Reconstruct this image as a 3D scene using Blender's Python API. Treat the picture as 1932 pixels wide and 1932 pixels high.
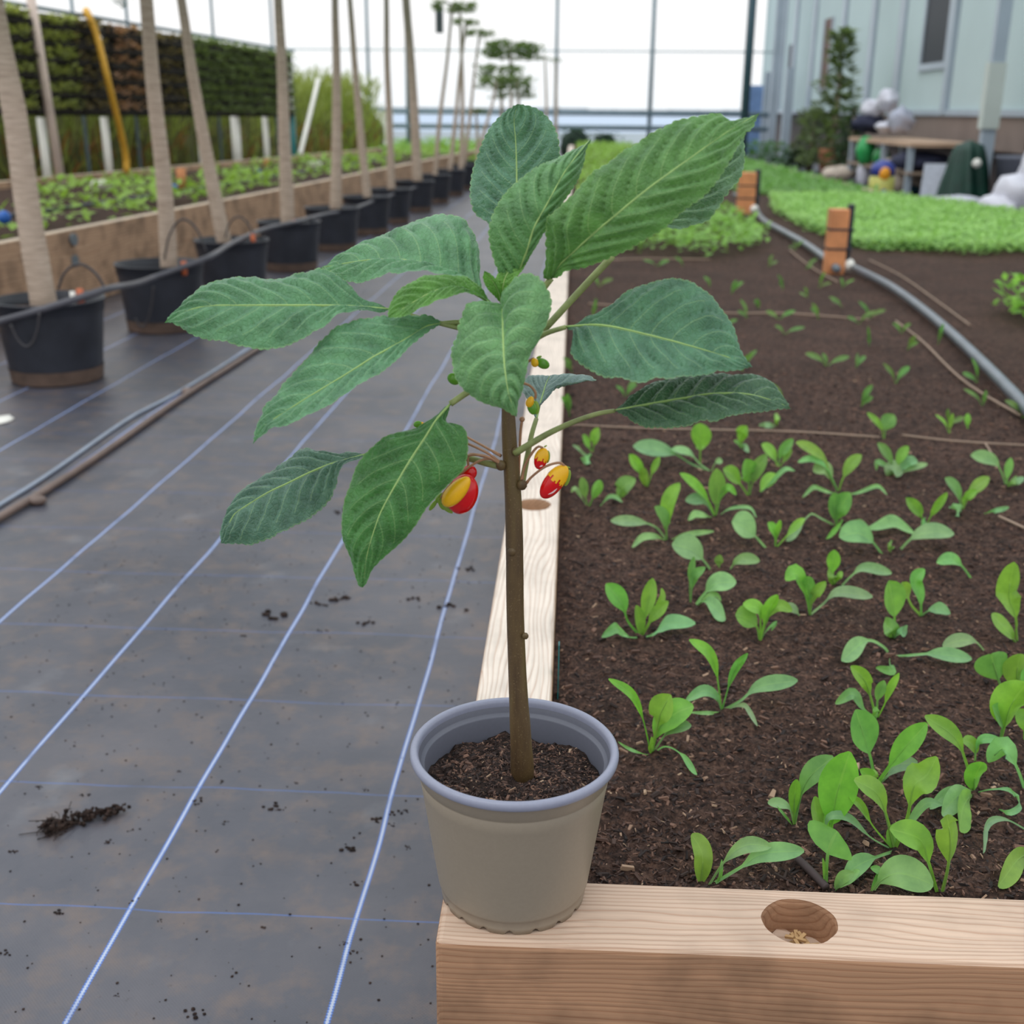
import bpy, bmesh, math, random
from math import pi, sin, cos, tan, radians, atan2, hypot
from mathutils import Vector, Matrix, noise
random.seed(7)
for o in list(bpy.data.objects): bpy.data.objects.remove(o)
SC = bpy.context.scene; COL = SC.collection

# ------------------------------------------------------------------ camera
FPX = 2200.0; TH = radians(19.03); PS = radians(2.75); RO = radians(0.5); CAMZ = 1.0
FW = Vector((-sin(PS)*cos(TH), cos(PS)*cos(TH), -sin(TH)))
R0 = Vector((cos(PS), sin(PS), 0)); U0 = R0.cross(FW)
RT = R0*cos(RO)+U0*sin(RO); UP = U0*cos(RO)-R0*sin(RO)
CAM = Vector((0, 0, CAMZ))
cd = bpy.data.cameras.new('camera'); cam = bpy.data.objects.new('camera', cd); COL.objects.link(cam)
m = Matrix((RT, UP, -FW)).transposed().to_4x4(); m.translation = CAM; cam.matrix_world = m
cd.sensor_width = 36; cd.sensor_fit = 'HORIZONTAL'; cd.lens = 36*FPX/1932
cd.clip_start = .02; cd.clip_end = 6000
cd.dof.use_dof = True; cd.dof.focus_distance = 1.03; cd.dof.aperture_fstop = 7.0; cd.dof.aperture_blades = 7
SC.camera = cam

# ------------------------------------------------------------------ sky and exposure
W = bpy.data.worlds.new('overcast_sky'); SC.world = W; W.use_nodes = True
nt = W.node_tree; nt.nodes.clear(); N = nt.nodes.new; L = nt.links.new
tc = N('ShaderNodeTexCoord'); sp = N('ShaderNodeSeparateXYZ'); L(tc.outputs['Generated'], sp.inputs[0])
def wm(op, a, b=None, c=None, clamp=False):
    n = N('ShaderNodeMath'); n.operation = op; n.use_clamp = clamp
    for i, v in enumerate((a, b, c)):
        if v is None: continue
        if hasattr(v, 'links') or hasattr(v, 'is_output'): L(v, n.inputs[i])
        else: n.inputs[i].default_value = v
    return n.outputs[0]
zz = wm('MAXIMUM', sp.outputs[2], 0.0)
st = wm('MULTIPLY_ADD', zz, 0.45, wm('MULTIPLY_ADD', sp.outputs[1], 0.12, 0.97))
st = wm('MAXIMUM', st, 0.25)
cr = N('ShaderNodeValToRGB'); L(zz, cr.inputs[0])
cr.color_ramp.elements[0].color = (.93, .97, 1.0, 1); cr.color_ramp.elements[0].position = 0
e = cr.color_ramp.elements.new(.06); e.color = (1, 1, 1, 1)
cr.color_ramp.elements[1].position = .06; cr.color_ramp.elements[2].position = 1; cr.color_ramp.elements[2].color = (.86, .94, 1.0, 1)
bg = N('ShaderNodeBackground'); L(cr.outputs[0], bg.inputs[0]); L(st, bg.inputs[1])
wo = N('ShaderNodeOutputWorld'); L(bg.outputs[0], wo.inputs[0])
sd = bpy.data.lights.new('sun_through_cloud', 'SUN'); sd.energy = 0.7; sd.angle = radians(50); sd.color = (1, .97, .93)
so = bpy.data.objects.new('sun_through_cloud', sd); COL.objects.link(so)
so.rotation_euler = Vector((-.40, -.30, .85)).normalized().to_track_quat('Z', 'Y').to_euler(); so.location = (0, 0, 8)
SC.view_settings.view_transform = 'Standard'; SC.view_settings.look = 'None'
SC.view_settings.gamma = 1; SC.view_settings.exposure = 0.0; SC.view_settings.use_curve_mapping = False

# ------------------------------------------------------------------ picking points on real planes
def ray(x, y): return FW + RT*((x-966)/FPX) - UP*((y-966)/FPX)
def onz(x, y, z):
    r = ray(x, y); return CAM + r*((z-CAMZ)/r.z)
def ony(x, y, Y):
    r = ray(x, y); return CAM + r*(Y/r.y)
def onx(x, y, X):
    r = ray(x, y); return CAM + r*(X/r.x)

# ------------------------------------------------------------------ materials
def lin(c):
    return tuple(((v/255)/12.92 if v/255 <= .04045 else ((v/255+.055)/1.055)**2.4) for v in c)
class G:
    def __init__(s, name):
        s.m = bpy.data.materials.new(name); s.m.use_nodes = True; s.t = s.m.node_tree
        s.b = s.t.nodes['Principled BSDF']; s.out = s.t.nodes['Material Output']
    def n(s, t, **k):
        x = s.t.nodes.new(t)
        for a, b in k.items(): setattr(x, a, b)
        return x
    def l(s, a, b): s.t.links.new(a, b)
    def set(s, inp, v):
        if hasattr(v, 'is_output') and v.is_output: s.l(v, inp)
        elif hasattr(v, '__len__') and len(v) == 3 and inp.type == 'RGBA': inp.default_value = (*v, 1)
        else: inp.default_value = v
    def math(s, op, a, b=None, c=None, clamp=False):
        x = s.n('ShaderNodeMath', operation=op, use_clamp=clamp)
        for i, v in enumerate((a, b, c)):
            if v is not None: s.set(x.inputs[i], v)
        return x.outputs[0]
    def mix(s, f, a, b, mode='MIX'):
        x = s.n('ShaderNodeMixRGB', blend_type=mode)
        s.set(x.inputs[0], f); s.set(x.inputs[1], a); s.set(x.inputs[2], b); return x.outputs[0]
    def noise(s, scale, detail=4, vec=None, rough=.55, dist=0):
        x = s.n('ShaderNodeTexNoise'); x.inputs['Scale'].default_value = scale; x.inputs['Detail'].default_value = detail
        x.inputs['Roughness'].default_value = rough; x.inputs['Distortion'].default_value = dist
        if vec is not None: s.l(vec, x.inputs['Vector'])
        return x.outputs['Fac']
    def ramp(s, f, stops):
        x = s.n('ShaderNodeValToRGB'); s.l(f, x.inputs[0]); r = x.color_ramp
        while len(r.elements) < len(stops): r.elements.new(.5)
        for e, (p, c) in zip(r.elements, stops):
            e.position = p; e.color = (*c, 1) if hasattr(c, '__len__') else (c, c, c, 1)
        return x.outputs[0]
    def obj(s, scale=(1, 1, 1)):
        tcn = s.n('ShaderNodeTexCoord'); mp = s.n('ShaderNodeMapping'); s.l(tcn.outputs['Object'], mp.inputs[0])
        mp.inputs['Scale'].default_value = scale; return mp.outputs[0]
    def bump(s, h, strength=.3, dist=.002):
        x = s.n('ShaderNodeBump'); x.inputs['Strength'].default_value = strength; x.inputs['Distance'].default_value = dist
        s.l(h, x.inputs['Height']); s.l(x.outputs[0], s.b.inputs['Normal']); return x
def mat(name, rgb, rough=.6, var=.12, scale=20, metal=0, spec=.5, bump=0, alpha=None):
    g = G(name); c = lin(rgb)
    v = g.obj(); nn = g.noise(scale, 3, v)
    g.l(g.ramp(nn, [(.3, tuple(x*(1-var) for x in c)), (.7, tuple(min(1, x*(1+var)) for x in c))]), g.b.inputs['Base Color'])
    g.b.inputs['Roughness'].default_value = rough; g.b.inputs['Metallic'].default_value = metal
    g.b.inputs['Specular IOR Level'].default_value = spec
    if bump: g.bump(nn, bump)
    return g.m

def leaf_mat(name, veins=True, nv=9, trans=.25, rough=.36, dark=.62, tint=(1.2, 1.3, .5)):
    g = G(name); oi = g.n('ShaderNodeObjectInfo'); uv = g.n('ShaderNodeTexCoord')
    s = g.n('ShaderNodeSeparateXYZ'); g.l(uv.outputs['UV'], s.inputs[0])
    u = g.math('ABSOLUTE', g.math('MULTIPLY_ADD', s.outputs[0], 2., -1.)); t = s.outputs[1]
    v = g.obj(); n1 = g.noise(55, 4, v); n2 = g.noise(900, 3, v)
    base = oi.outputs['Color']
    col = g.mix(g.ramp(n1, [(.3, 0.), (.75, 1.)]), g.mix(1, base, (dark, dark*1.02, dark), 'MULTIPLY'), g.mix(1, base, (1.28, 1.18, 1.12), 'MULTIPLY'))
    if veins:
        ph = g.math('MULTIPLY', g.math('SUBTRACT', t, g.math('MULTIPLY', g.math('POWER', u, 1.25), .27)), float(nv))
        fr = g.math('ABSOLUTE', g.math('SUBTRACT', g.math('FRACT', ph), .5))
        vein = g.math('MULTIPLY', g.math('GREATER_THAN', fr, .47), g.math('LESS_THAN', u, .8))
        mid = g.math('LESS_THAN', u, g.math('MULTIPLY_ADD', t, -.028, .038))
        edge = g.math('GREATER_THAN', u, .975)
        pale = g.mix(.6, base, lin((176, 206, 140)))
        col = g.mix(g.math('MULTIPLY', vein, .38), col, pale)
        col = g.mix(g.math('MULTIPLY', mid, .75), col, pale)
        col = g.mix(g.math('MULTIPLY', edge, .35), col, pale)
        # fine reticulate veins
        vo = g.n('ShaderNodeTexVoronoi', feature='DISTANCE_TO_EDGE'); vo.inputs['Scale'].default_value = 260; g.l(v, vo.inputs['Vector'])
        net = g.ramp(vo.outputs[0], [(0., 0.), (.12, 1.)])
        col = g.mix(g.math('MULTIPLY', g.math('SUBTRACT', 1., net), .10), col, pale)
        h = g.math('ADD', g.math('MULTIPLY', net, .6), g.math('MULTIPLY', n2, .5))
        g.bump(g.math('MULTIPLY_ADD', g.noise(170, 3, v), .9, h), .6, .0009)
    else:
        mid = g.math('LESS_THAN', u, .06)
        col = g.mix(g.math('MULTIPLY', mid, .35), col, g.mix(.5, base, lin((180, 220, 110))))
        g.bump(n1, .25, .001)
    g.l(col, g.b.inputs['Base Color']); g.b.inputs['Roughness'].default_value = rough
    g.b.inputs['Specular IOR Level'].default_value = .45
    if 'Sheen Weight' in g.b.inputs: g.b.inputs['Sheen Weight'].default_value = .30; g.b.inputs['Sheen Roughness'].default_value = .4; g.b.inputs['Sheen Tint'].default_value = (.8, .92, 1, 1)
    tr = g.n('ShaderNodeBsdfTranslucent'); g.l(g.mix(1, col, tint, 'MULTIPLY'), tr.inputs[0])
    mx = g.n('ShaderNodeMixShader'); mx.inputs[0].default_value = trans
    g.l(g.b.outputs[0], mx.inputs[1]); g.l(tr.outputs[0], mx.inputs[2]); g.l(mx.outputs[0], g.out.inputs[0])
    return g.m
M_LEAF = leaf_mat('broad_leaf'); M_SEED = leaf_mat('seedling_leaf', False, trans=.35, rough=.38, dark=.8)
M_FOL = leaf_mat('far_foliage', False, trans=.35, rough=.6, dark=.8, tint=(1.1, 1.12, .8))
M_PALE = mat('pale_stalk', (158, 188, 112), .5)

def wood(name, pale, tan, rows=9, along=1.2):
    g = G(name); vec = g.obj((along, 22, 22))
    n1 = g.noise(3.0, 5, vec, .6, .6)
    vec2 = g.obj((1.0, 1, 1)); n2 = g.noise(9, 4, vec2)
    vec3 = g.obj((3, 130, 130)); n3 = g.noise(2, 4, vec3)
    oc = g.obj((1, 1, 1)); so2 = g.n('ShaderNodeSeparateXYZ'); g.l(oc, so2.inputs[0])
    warp = g.noise(1.0, 2, g.obj((1.6, 9, 9))); warp2 = g.noise(1., 2, g.obj((14, 30, 30)))
    q = g.math('ADD', g.math('MULTIPLY_ADD', so2.outputs[2], .8, so2.outputs[1]), g.math('MULTIPLY_ADD', warp2, .0035, g.math('MULTIPLY', warp, .075)))
    ring = g.math('FRACT', g.math('MULTIPLY', q, float(rows)*21))
    ringc = g.ramp(ring, [(0., .3), (.45, 1.), (.72, .75), (.93, .0), (1., .3)])
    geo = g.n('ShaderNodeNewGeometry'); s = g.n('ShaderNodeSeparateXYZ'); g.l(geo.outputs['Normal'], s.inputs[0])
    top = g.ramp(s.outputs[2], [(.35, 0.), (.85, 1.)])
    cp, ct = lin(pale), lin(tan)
    base = g.mix(top, ct, cp)  # upward faces take the pale colour, side faces the tan
    gr = g.ramp(g.math('MULTIPLY_ADD', ringc, .5, g.math('MULTIPLY', n1, .5)), [(.15, .70), (.5, .95), (.8, 1.06)])
    col = g.mix(1., base, gr, 'MULTIPLY')
    col = g.mix(g.ramp(ringc, [(.0, .6), (.5, 0.)]), col, g.mix(1, base, (.80, .60, .50), 'MULTIPLY'))
    st_ = g.ramp(n2, [(.32, .38), (.55, 1.)])
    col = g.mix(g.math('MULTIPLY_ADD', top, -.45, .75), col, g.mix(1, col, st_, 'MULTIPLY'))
    fine = g.ramp(n3, [(.3, .84), (.6, 1.05)]); col = g.mix(.7, col, g.mix(1, col, fine, 'MULTIPLY'))
    g.l(col, g.b.inputs['Base Color']); g.b.inputs['Roughness'].default_value = .75
    g.bump(g.math('ADD', n3, g.math('MULTIPLY', ringc, .4)), .4, .0012)
    return g.m
M_WOOD = wood('pale_topped_fir', (208, 180, 158), (178, 136, 104))
M_WOODW = wood('whitish_fir', (226, 212, 198), (190, 152, 120), 7)
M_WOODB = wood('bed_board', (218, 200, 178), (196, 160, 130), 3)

def soil_mat(name, c1, c2, c3):
    g = G(name); v = g.obj(); n1 = g.noise(60, 8, v, .7); n2 = g.noise(420, 3, v, .7); n3 = g.noise(5, 3, v)
    col = g.ramp(g.math('MULTIPLY_ADD', g.noise(190, 4, v, .7), .5, g.math('MULTIPLY', n1, .5)), [(.38, lin(c1)), (.5, lin(c2)), (.64, lin(c3))])
    col = g.mix(g.ramp(n2, [(.62, 0.), (.75, .5)]), col, lin((120, 92, 74)))
    col = g.mix(1, col, g.ramp(n3, [(.3, .75), (.7, 1.15)]), 'MULTIPLY')
    g.l(col, g.b.inputs['Base Color']); g.b.inputs['Roughness'].default_value = .9; g.b.inputs['Specular IOR Level'].default_value = .25
    g.bump(g.math('ADD', n1, g.math('MULTIPLY', n2, .5)), .9, .006)
    return g.m
M_SOIL = soil_mat('dark_compost', (22, 15, 14), (70, 51, 43), (116, 88, 74))
M_PSOIL = soil_mat('potting_mix', (22, 16, 15), (52, 40, 36), (88, 70, 62))
def chip_mat():
    g = G('bark_bits'); oi = g.n('ShaderNodeNewGeometry')
    r = g.ramp(oi.outputs['Random Per Island'], [(0., lin((26, 18, 17))), (.4, lin((56, 40, 35))), (.75, lin((90, 66, 56))), (.95, lin((124, 92, 76))), (1., lin((176, 148, 122)))])
    g.l(r, g.b.inputs['Base Color']); g.b.inputs['Roughness'].default_value = .85; return g.m
M_CHIP = chip_mat()

def fabric_mat():
    g = G('woven_ground_cover'); geo = g.n('ShaderNodeNewGeometry'); P = geo.outputs['Position']
    s = g.n('ShaderNodeSeparateXYZ'); g.l(P, s.inputs[0]); X, Y = s.outputs[0], s.outputs[1]
    wob = g.math('MULTIPLY', g.math('SUBTRACT', g.noise(1.6, 2, P), .5), .022)
    wob2 = g.math('MULTIPLY', g.math('SUBTRACT', g.noise(3.1, 2, P), .5), .035)
    Xf = g.math('ADD', g.math('MULTIPLY_ADD', Y, -.012, X), wob)
    fx = g.math('MULTIPLY', g.math('ABSOLUTE', g.math('SUBTRACT', g.math('FRACT', g.math('DIVIDE', g.math('ADD', Xf, .275+.15+3.0), .30)), .5)), .30)
    fy = g.math('MULTIPLY', g.math('ABSOLUTE', g.math('SUBTRACT', g.math('FRACT', g.math('DIVIDE', g.math('ADD', g.math('ADD', Y, wob2), -1.257+.144+2.88), .288)), .5)), .288)
    fib = g.math('SINE', g.math('MULTIPLY', Y, 1400.)); fibx = g.math('SINE', g.math('MULTIPLY', X, 1400.))
    n1 = g.noise(2.2, 5, P, .6); n2 = g.noise(14, 5, P, .65); n3 = g.noise(90, 3, P)
    base = g.ramp(n1, [(.25, lin((50, 53, 64))), (.5, lin((72, 73, 83))), (.75, lin((96, 92, 97)))])
    base = g.mix(g.ramp(n2, [(.48, 0.), (.72, .55)]), base, lin((118, 98, 84)))
    base = g.mix(g.ramp(n2, [(.22, .35), (.38, 0.)]), base, lin((48, 54, 68)))
    base = g.mix(g.ramp(g.noise(5.5, 4, P), [(.62, 0.), (.75, .35)]), base, lin((134, 134, 138)))
    base = g.mix(g.ramp(n3, [(.66, 0.), (.74, .5)]), base, lin((46, 38, 34)))
    dirt = g.ramp(g.noise(7., 4, P), [(.30, .35), (.45, 1.)])
    wave_e = g.math('MULTIPLY', fib, .0007)
    core = g.math('LESS_THAN', g.math('ADD', fx, wave_e), .0018)
    band = g.math('LESS_THAN', g.math('ADD', fx, wave_e), .0036)
    col = g.mix(g.math('MULTIPLY', band, dirt), base, lin((50, 104, 190)))
    col = g.mix(g.math('MULTIPLY', core, dirt), col, lin((180, 190, 208)))
    thin = g.math('LESS_THAN', fy, .0011)
    col = g.mix(g.math('MULTIPLY', thin, g.math('MULTIPLY', dirt, .55)), col, lin((62, 112, 190)))
    wv = g.math('MULTIPLY', g.math('MULTIPLY', fib, fibx), .5)
    g.l(col, g.b.inputs['Base Color']); g.b.inputs['Roughness'].default_value = .40; g.b.inputs['Specular IOR Level'].default_value = .75
    g.bump(g.math('ADD', g.math('MULTIPLY', n2, 2.), g.math('MULTIPLY', wv, .25)), .35, .002)
    return g.m
M_FABRIC = fabric_mat()
M_POT = mat('taupe_plastic', (146, 134, 118), .42, .03, 300, spec=.5)
M_RIM = mat('grey_lilac_plastic', (142, 145, 164), .38, .03, 300, spec=.55)
M_BLACK = mat('black_nursery_plastic', (46, 49, 58), .45, .25, 9, spec=.5)
M_TRUNK = mat('papaya_bark', (176, 154, 136), .8, .25, 14, bump=.5)
M_TRUNKG = mat('green_papaya_stem', (120, 130, 98), .7, .2, 14)
M_WHITE = mat('white_paint', (243, 240, 232), .5, .1, 3)
M_PINKW = mat('pinkish_pole', (238, 216, 204), .6, .15, 4)
M_YEL = mat('yellow_hose', (226, 172, 60), .45, .1, 6)
M_BLUE = mat('blue_plastic', (40, 100, 185), .4)
M_TEAL = mat('teal_plastic', (30, 120, 122), .4)
M_ORANGE = mat('orange_cedar', (212, 142, 94), .7, .2, 12)
M_ORP = mat('orange_plastic', (205, 108, 66), .5)
M_GREYPIPE = mat('grey_pipe', (104, 112, 120), .35, .15, 12)
M_BROWNPIPE = mat('dusty_brown_pipe', (116, 98, 90), .5, .2, 10)
M_LBLUE = mat('pale_grey_pipe', (150, 160, 176), .4, .1, 10)
M_STRING = mat('twine', (160, 138, 120), .8)
M_CORR = mat('corrugated_metal', (192, 210, 212), .38, .05, .6, spec=.6)
M_BATTEN = mat('galvanised_post', (166, 178, 190), .4, .08, 2)
M_GALV = mat('steel_frame', (120, 140, 150), .4, .1, 3)
M_DARKG = mat('dark_glass', (22, 30, 40), .55, .1, 3)
M_TARP = mat('green_tarp', (10, 56, 44), .45, .3, 6)
M_CONC = mat('grey_brown_skirt', (136, 120, 112), .8, .15, 2)
M_DIRT = mat('pale_far_ground', (150, 160, 166), .9, .15, 1)
M_NET = mat('black_planter_felt', (40, 36, 32), .9, .3, 9)
M_HEDGE0 = mat('grass_bank', (98, 100, 52), .9, .3, 3)

# ------------------------------------------------------------------ mesh helpers
class MB:
    def __init__(s): s.v = []; s.f = []; s.mi = []; s.uv = {}
    def add(s, vs, fs, mi=0, uvs=None):
        k = len(s.v); s.v += [tuple(v) for v in vs]
        for f in fs: s.f.append(tuple(i+k for i in f)); s.mi.append(mi)
        if uvs:
            for i, q in enumerate(uvs): s.uv[i+k] = q
    def box(s, a, b, mi=0, mt=None):
        (x0, y0, z0), (x1, y1, z1) = a, b
        vs = [Vector(p) for p in ((x0,y0,z0),(x1,y0,z0),(x1,y1,z0),(x0,y1,z0),(x0,y0,z1),(x1,y0,z1),(x1,y1,z1),(x0,y1,z1))]
        if mt: vs = [mt @ v for v in vs]
        s.add(vs, [(0,3,2,1),(4,5,6,7),(0,1,5,4),(1,2,6,5),(2,3,7,6),(3,0,4,7)], mi)
    def tube(s, pts, r, n=8, mi=0, cap=True):
        pts = [Vector(p) for p in pts]; m_ = len(pts)
        rs = r if hasattr(r, '__len__') else [r]*m_
        vs = []; pr = None
        for i, p in enumerate(pts):
            d = (pts[min(i+1, m_-1)]-pts[max(i-1, 0)]); d = d.normalized() if d.length > 1e-9 else Vector((0,0,1))
            if pr is None: a = d.orthogonal().normalized()
            else:
                a = pr-d*pr.dot(d); a = a.normalized() if a.length > 1e-6 else d.orthogonal().normalized()
            pr = a; b = d.cross(a)
            for k in range(n):
                t = 2*pi*k/n; vs.append(p+(a*cos(t)+b*sin(t))*rs[i])
        fs = [(i*n+k, i*n+(k+1) % n, (i+1)*n+(k+1) % n, (i+1)*n+k) for i in range(m_-1) for k in range(n)]
        if cap: fs += [tuple(range(n))[::-1], tuple((m_-1)*n+k for k in range(n))]
        s.add(vs, fs, mi)
    def lathe(s, prof, c=(0,0,0), n=48, mi=0, fn=None):
        vs = []
        for (r, z) in prof:
            for k in range(n):
                a = 2*pi*k/n; rr, z2 = (r, z) if fn is None else fn(r, z, a)
                vs.append((c[0]+rr*cos(a), c[1]+rr*sin(a), c[2]+z2))
        fs = [(i*n+k, i*n+(k+1) % n, (i+1)*n+(k+1) % n, (i+1)*n+k) for i in range(len(prof)-1) for k in range(n)]
        s.add(vs, fs, mi)
    def sphere(s, c, r, n=12, mi=0, mt=None, rag=0):
        vs = []; fs = []; m_ = n//2+1; c = Vector(c); R = Vector(r) if hasattr(r, '__len__') else Vector((r, r, r))
        for i in range(m_):
            for k in range(n):
                a = pi*i/(m_-1); b = 2*pi*k/n
                v = Vector((sin(a)*cos(b)*R.x, sin(a)*sin(b)*R.y, cos(a)*R.z))
                if rag: v *= 1+rag*noise.noise((v+c)*(3/max(R)))
                if mt: v = mt @ v
                vs.append(c+v)
        for i in range(m_-1):
            for k in range(n): fs.append((i*n+k, (i+1)*n+k, (i+1)*n+(k+1) % n, i*n+(k+1) % n))
        s.add(vs, fs, mi)
    def build(s, name, mats, parent=None, smooth=False, color=None, origin=None):
        me = bpy.data.meshes.new(name)
        og = Vector(origin) if origin is not None else Vector((0, 0, 0))
        me.from_pydata([tuple(Vector(v)-og) for v in s.v] if origin is not None else s.v, [], s.f)
        for q in (mats if isinstance(mats, (list, tuple)) else [mats]): me.materials.append(q)
        for p, i in zip(me.polygons, s.mi): p.material_index = i; p.use_smooth = smooth
        if s.uv:
            ul = me.uv_layers.new(name='UVMap')
            for lo in me.loops: ul.data[lo.index].uv = s.uv.get(lo.vertex_index, (0, 0))
        me.update(); o = bpy.data.objects.new(name, me); COL.objects.link(o); o.location = og
        if color: o.color = (*color, 1)
        if parent:
            o.parent = parent; o.matrix_parent_inverse = Matrix()
            o.location = og - world_loc(parent)
        return o
def world_loc(o):
    v = Vector(o.location)
    while o.parent: o = o.parent; v += Vector(o.location)
    return v
def empty(name, loc):
    o = bpy.data.objects.new(name, None); COL.objects.link(o); o.location = loc; o.empty_display_size = .05; return o
def tag(o, label, cat, group=None, kind=None):
    o['label'] = label; o['category'] = cat
    if group: o['group'] = group
    if kind: o['kind'] = kind
    return o
def struct(o): o['kind'] = 'structure'; return o
def spl(P, n):
    """Catmull-Rom through points, resampled evenly by length to n points"""
    P = [Vector(p) for p in P]; Q = [P[0]*2-P[1]]+P+[P[-1]*2-P[-2]]; out = []
    for i in range(1, len(Q)-2):
        for k in range(14):
            t = k/14; a, b, c, d = Q[i-1:i+3]
            out.append(.5*((2*b)+(c-a)*t+(2*a-5*b+4*c-d)*t*t+(3*b-a-3*c+d)*t**3))
    out.append(P[-1]); L_ = [0]
    for i in range(1, len(out)): L_.append(L_[-1]+(out[i]-out[i-1]).length)
    res = []; j = 0
    for i in range(n):
        t = L_[-1]*i/(n-1)
        while j < len(L_)-2 and L_[j+1] < t: j += 1
        w = (t-L_[j])/max(1e-9, L_[j+1]-L_[j]); res.append(out[j].lerp(out[j+1], min(1, max(0, w))))
    return res
def bevel(o, w, seg=2):
    b = o.modifiers.new('bevel', 'BEVEL'); b.width = w; b.segments = seg; b.limit_method = 'ANGLE'

# ================================================================== THE SETTING
BZ = .355; SZ = .322    # beam top, soil surface
def ground(name, x0, x1, y0, y1, z, m_, nx=2, ny=2):
    b = MB(); vs = [(x0+(x1-x0)*i/(nx-1), y0+(y1-y0)*j/(ny-1), z) for j in range(ny) for i in range(nx)]
    b.add(vs, [(j*nx+i, j*nx+i+1, (j+1)*nx+i+1, (j+1)*nx+i) for j in range(ny-1) for i in range(nx-1)])
    return b.build(name, m_)
fl = ground('floor', -12, 14, -6, 34, 0, M_FABRIC); struct(fl)
gp = ground('trim_1', -60, 60, 34, 60, -.02, M_DIRT); struct(gp)
gs = G('sea'); gs.b.inputs['Base Color'].default_value = (*lin((150, 176, 205)), 1); gs.b.inputs['Roughness'].default_value = .35
gs.bump(gs.noise(.8, 3, gs.obj((.3, 1, 1))), .3, .3)
sea = ground('sea', -3000, 3000, 60, 4500, -4, gs.m); tag(sea, 'pale blue sea stretching to the horizon beyond the fence', 'sea'); sea['kind'] = 'stuff'
b = MB()
for i in range(60):
    x0 = -2600+i*85; h = 5+9*noise.noise((i*.23, 1, 0))+random.random()*2
    b.box((x0, 3800, -4), (x0+90, 3900, max(1.5, h)))
tag(b.build('far_shore', mat('hazy_far_shore', (150, 160, 165), .9)), 'low hazy grey shoreline along the horizon across the sea', 'shore', kind='stuff')

# ---- bed beams
def beam(name, L_, w, h, loc, rotz, m_, holes=(), bev=.006):
    b = MB(); b.box((0, -w/2, -h), (L_, w/2, 0)); o = b.build(name, m_); bevel(o, bev, 3)
    o.location = loc; o.rotation_euler = (0, 0, rotz)
    if holes:
        c = MB()
        for (hx, hy, hr) in holes:
            n = 40; vs = []
            for zc, rr in ((.02, 1.06), (-.001, 1.03), (-.004, 1.), (-.034, .93)):
                for k in range(n):
                    a = 2*pi*k/n; q = hr*rr*(1+.05*noise.noise((cos(a)*2+hx, sin(a)*2, zc*9)))
                    vs.append((hx+q*cos(a), hy+q*.93*sin(a), zc+(-.012*noise.noise((cos(a)*1.4, sin(a), 3)) if zc < -.03 else 0)))
            fs = [(i*n+k, (i+1)*n+k, (i+1)*n+(k+1) % n, i*n+(k+1) % n) for i in range(3) for k in range(n)]
            fs += [tuple(range(n)), tuple(3*n+k for k in range(n))[::-1]]; c.add(vs, fs)
        co = c.build('cutter', m_); co.location = loc; co.rotation_euler = (0, 0, rotz)
        bo = o.modifiers.new('holes', 'BOOLEAN'); bo.operation = 'DIFFERENCE'; bo.object = co; bo.solver = 'EXACT'
        bpy.context.view_layer.update(); dg = bpy.context.evaluated_depsgraph_get()
        me = bpy.data.meshes.new_from_object(o.evaluated_get(dg)); o.modifiers.clear(); o.data = me
        bpy.data.objects.remove(co)
    return o
BX0, BX1, BY0, BY1 = -.098, -.010, .785, .873
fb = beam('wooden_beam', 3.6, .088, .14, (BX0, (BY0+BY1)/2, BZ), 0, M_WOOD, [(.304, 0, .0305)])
tag(fb, 'thick pale wooden beam with a round hole across the front of the bed', 'beam')
b = MB()   # frayed chips lying in the drilled hole
hc = Vector((BX0+.304, .829, BZ-.031))
for k in range(16):
    a = random.random()*6.28; r = random.random()*.02
    mt = Matrix.Translation(hc+Vector((r*cos(a), r*sin(a), .001+random.random()*.012))) @ Matrix.Rotation(random.random()*6, 4, 'Z') @ Matrix.Rotation(random.uniform(-.4, .4), 4, 'Y')
    b.box((-.009*random.random()-.002, -.0016, -.001), (.009*random.random()+.002, .0016, .001), 0, mt)
b.build('wood_splinters', mat('splinters', (176, 140, 96), .8), fb)
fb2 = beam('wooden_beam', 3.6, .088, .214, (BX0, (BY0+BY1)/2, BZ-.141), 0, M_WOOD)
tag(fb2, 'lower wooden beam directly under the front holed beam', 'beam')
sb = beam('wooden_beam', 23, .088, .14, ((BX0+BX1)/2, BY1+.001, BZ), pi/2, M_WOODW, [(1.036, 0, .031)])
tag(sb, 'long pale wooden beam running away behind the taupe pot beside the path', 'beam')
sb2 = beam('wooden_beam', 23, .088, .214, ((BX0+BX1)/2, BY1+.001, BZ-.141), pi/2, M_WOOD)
tag(sb2, 'lower long beam under the pale beam beside the grey path', 'beam')
for o in (sb, sb2): o.rotation_euler.z = pi/2+.0035*0
for (x0, y0, x1, y1, lb) in ((3.3, .874, 3.3, 8.2, 'near wooden board along the right side of the green bed'), (3.3, 8.2, 2.8, 9.8, 'slanting wooden board at the bend of the right bed edge'), (2.8, 9.8, 2.5, 23.9, 'far wooden board along the right side of the bed')):
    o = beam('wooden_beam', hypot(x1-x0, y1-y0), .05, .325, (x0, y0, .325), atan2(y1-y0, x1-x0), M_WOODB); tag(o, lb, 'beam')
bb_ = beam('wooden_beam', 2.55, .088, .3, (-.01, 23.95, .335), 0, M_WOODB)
tag(bb_, 'wooden board closing the far end of the planted bed', 'beam')

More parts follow.
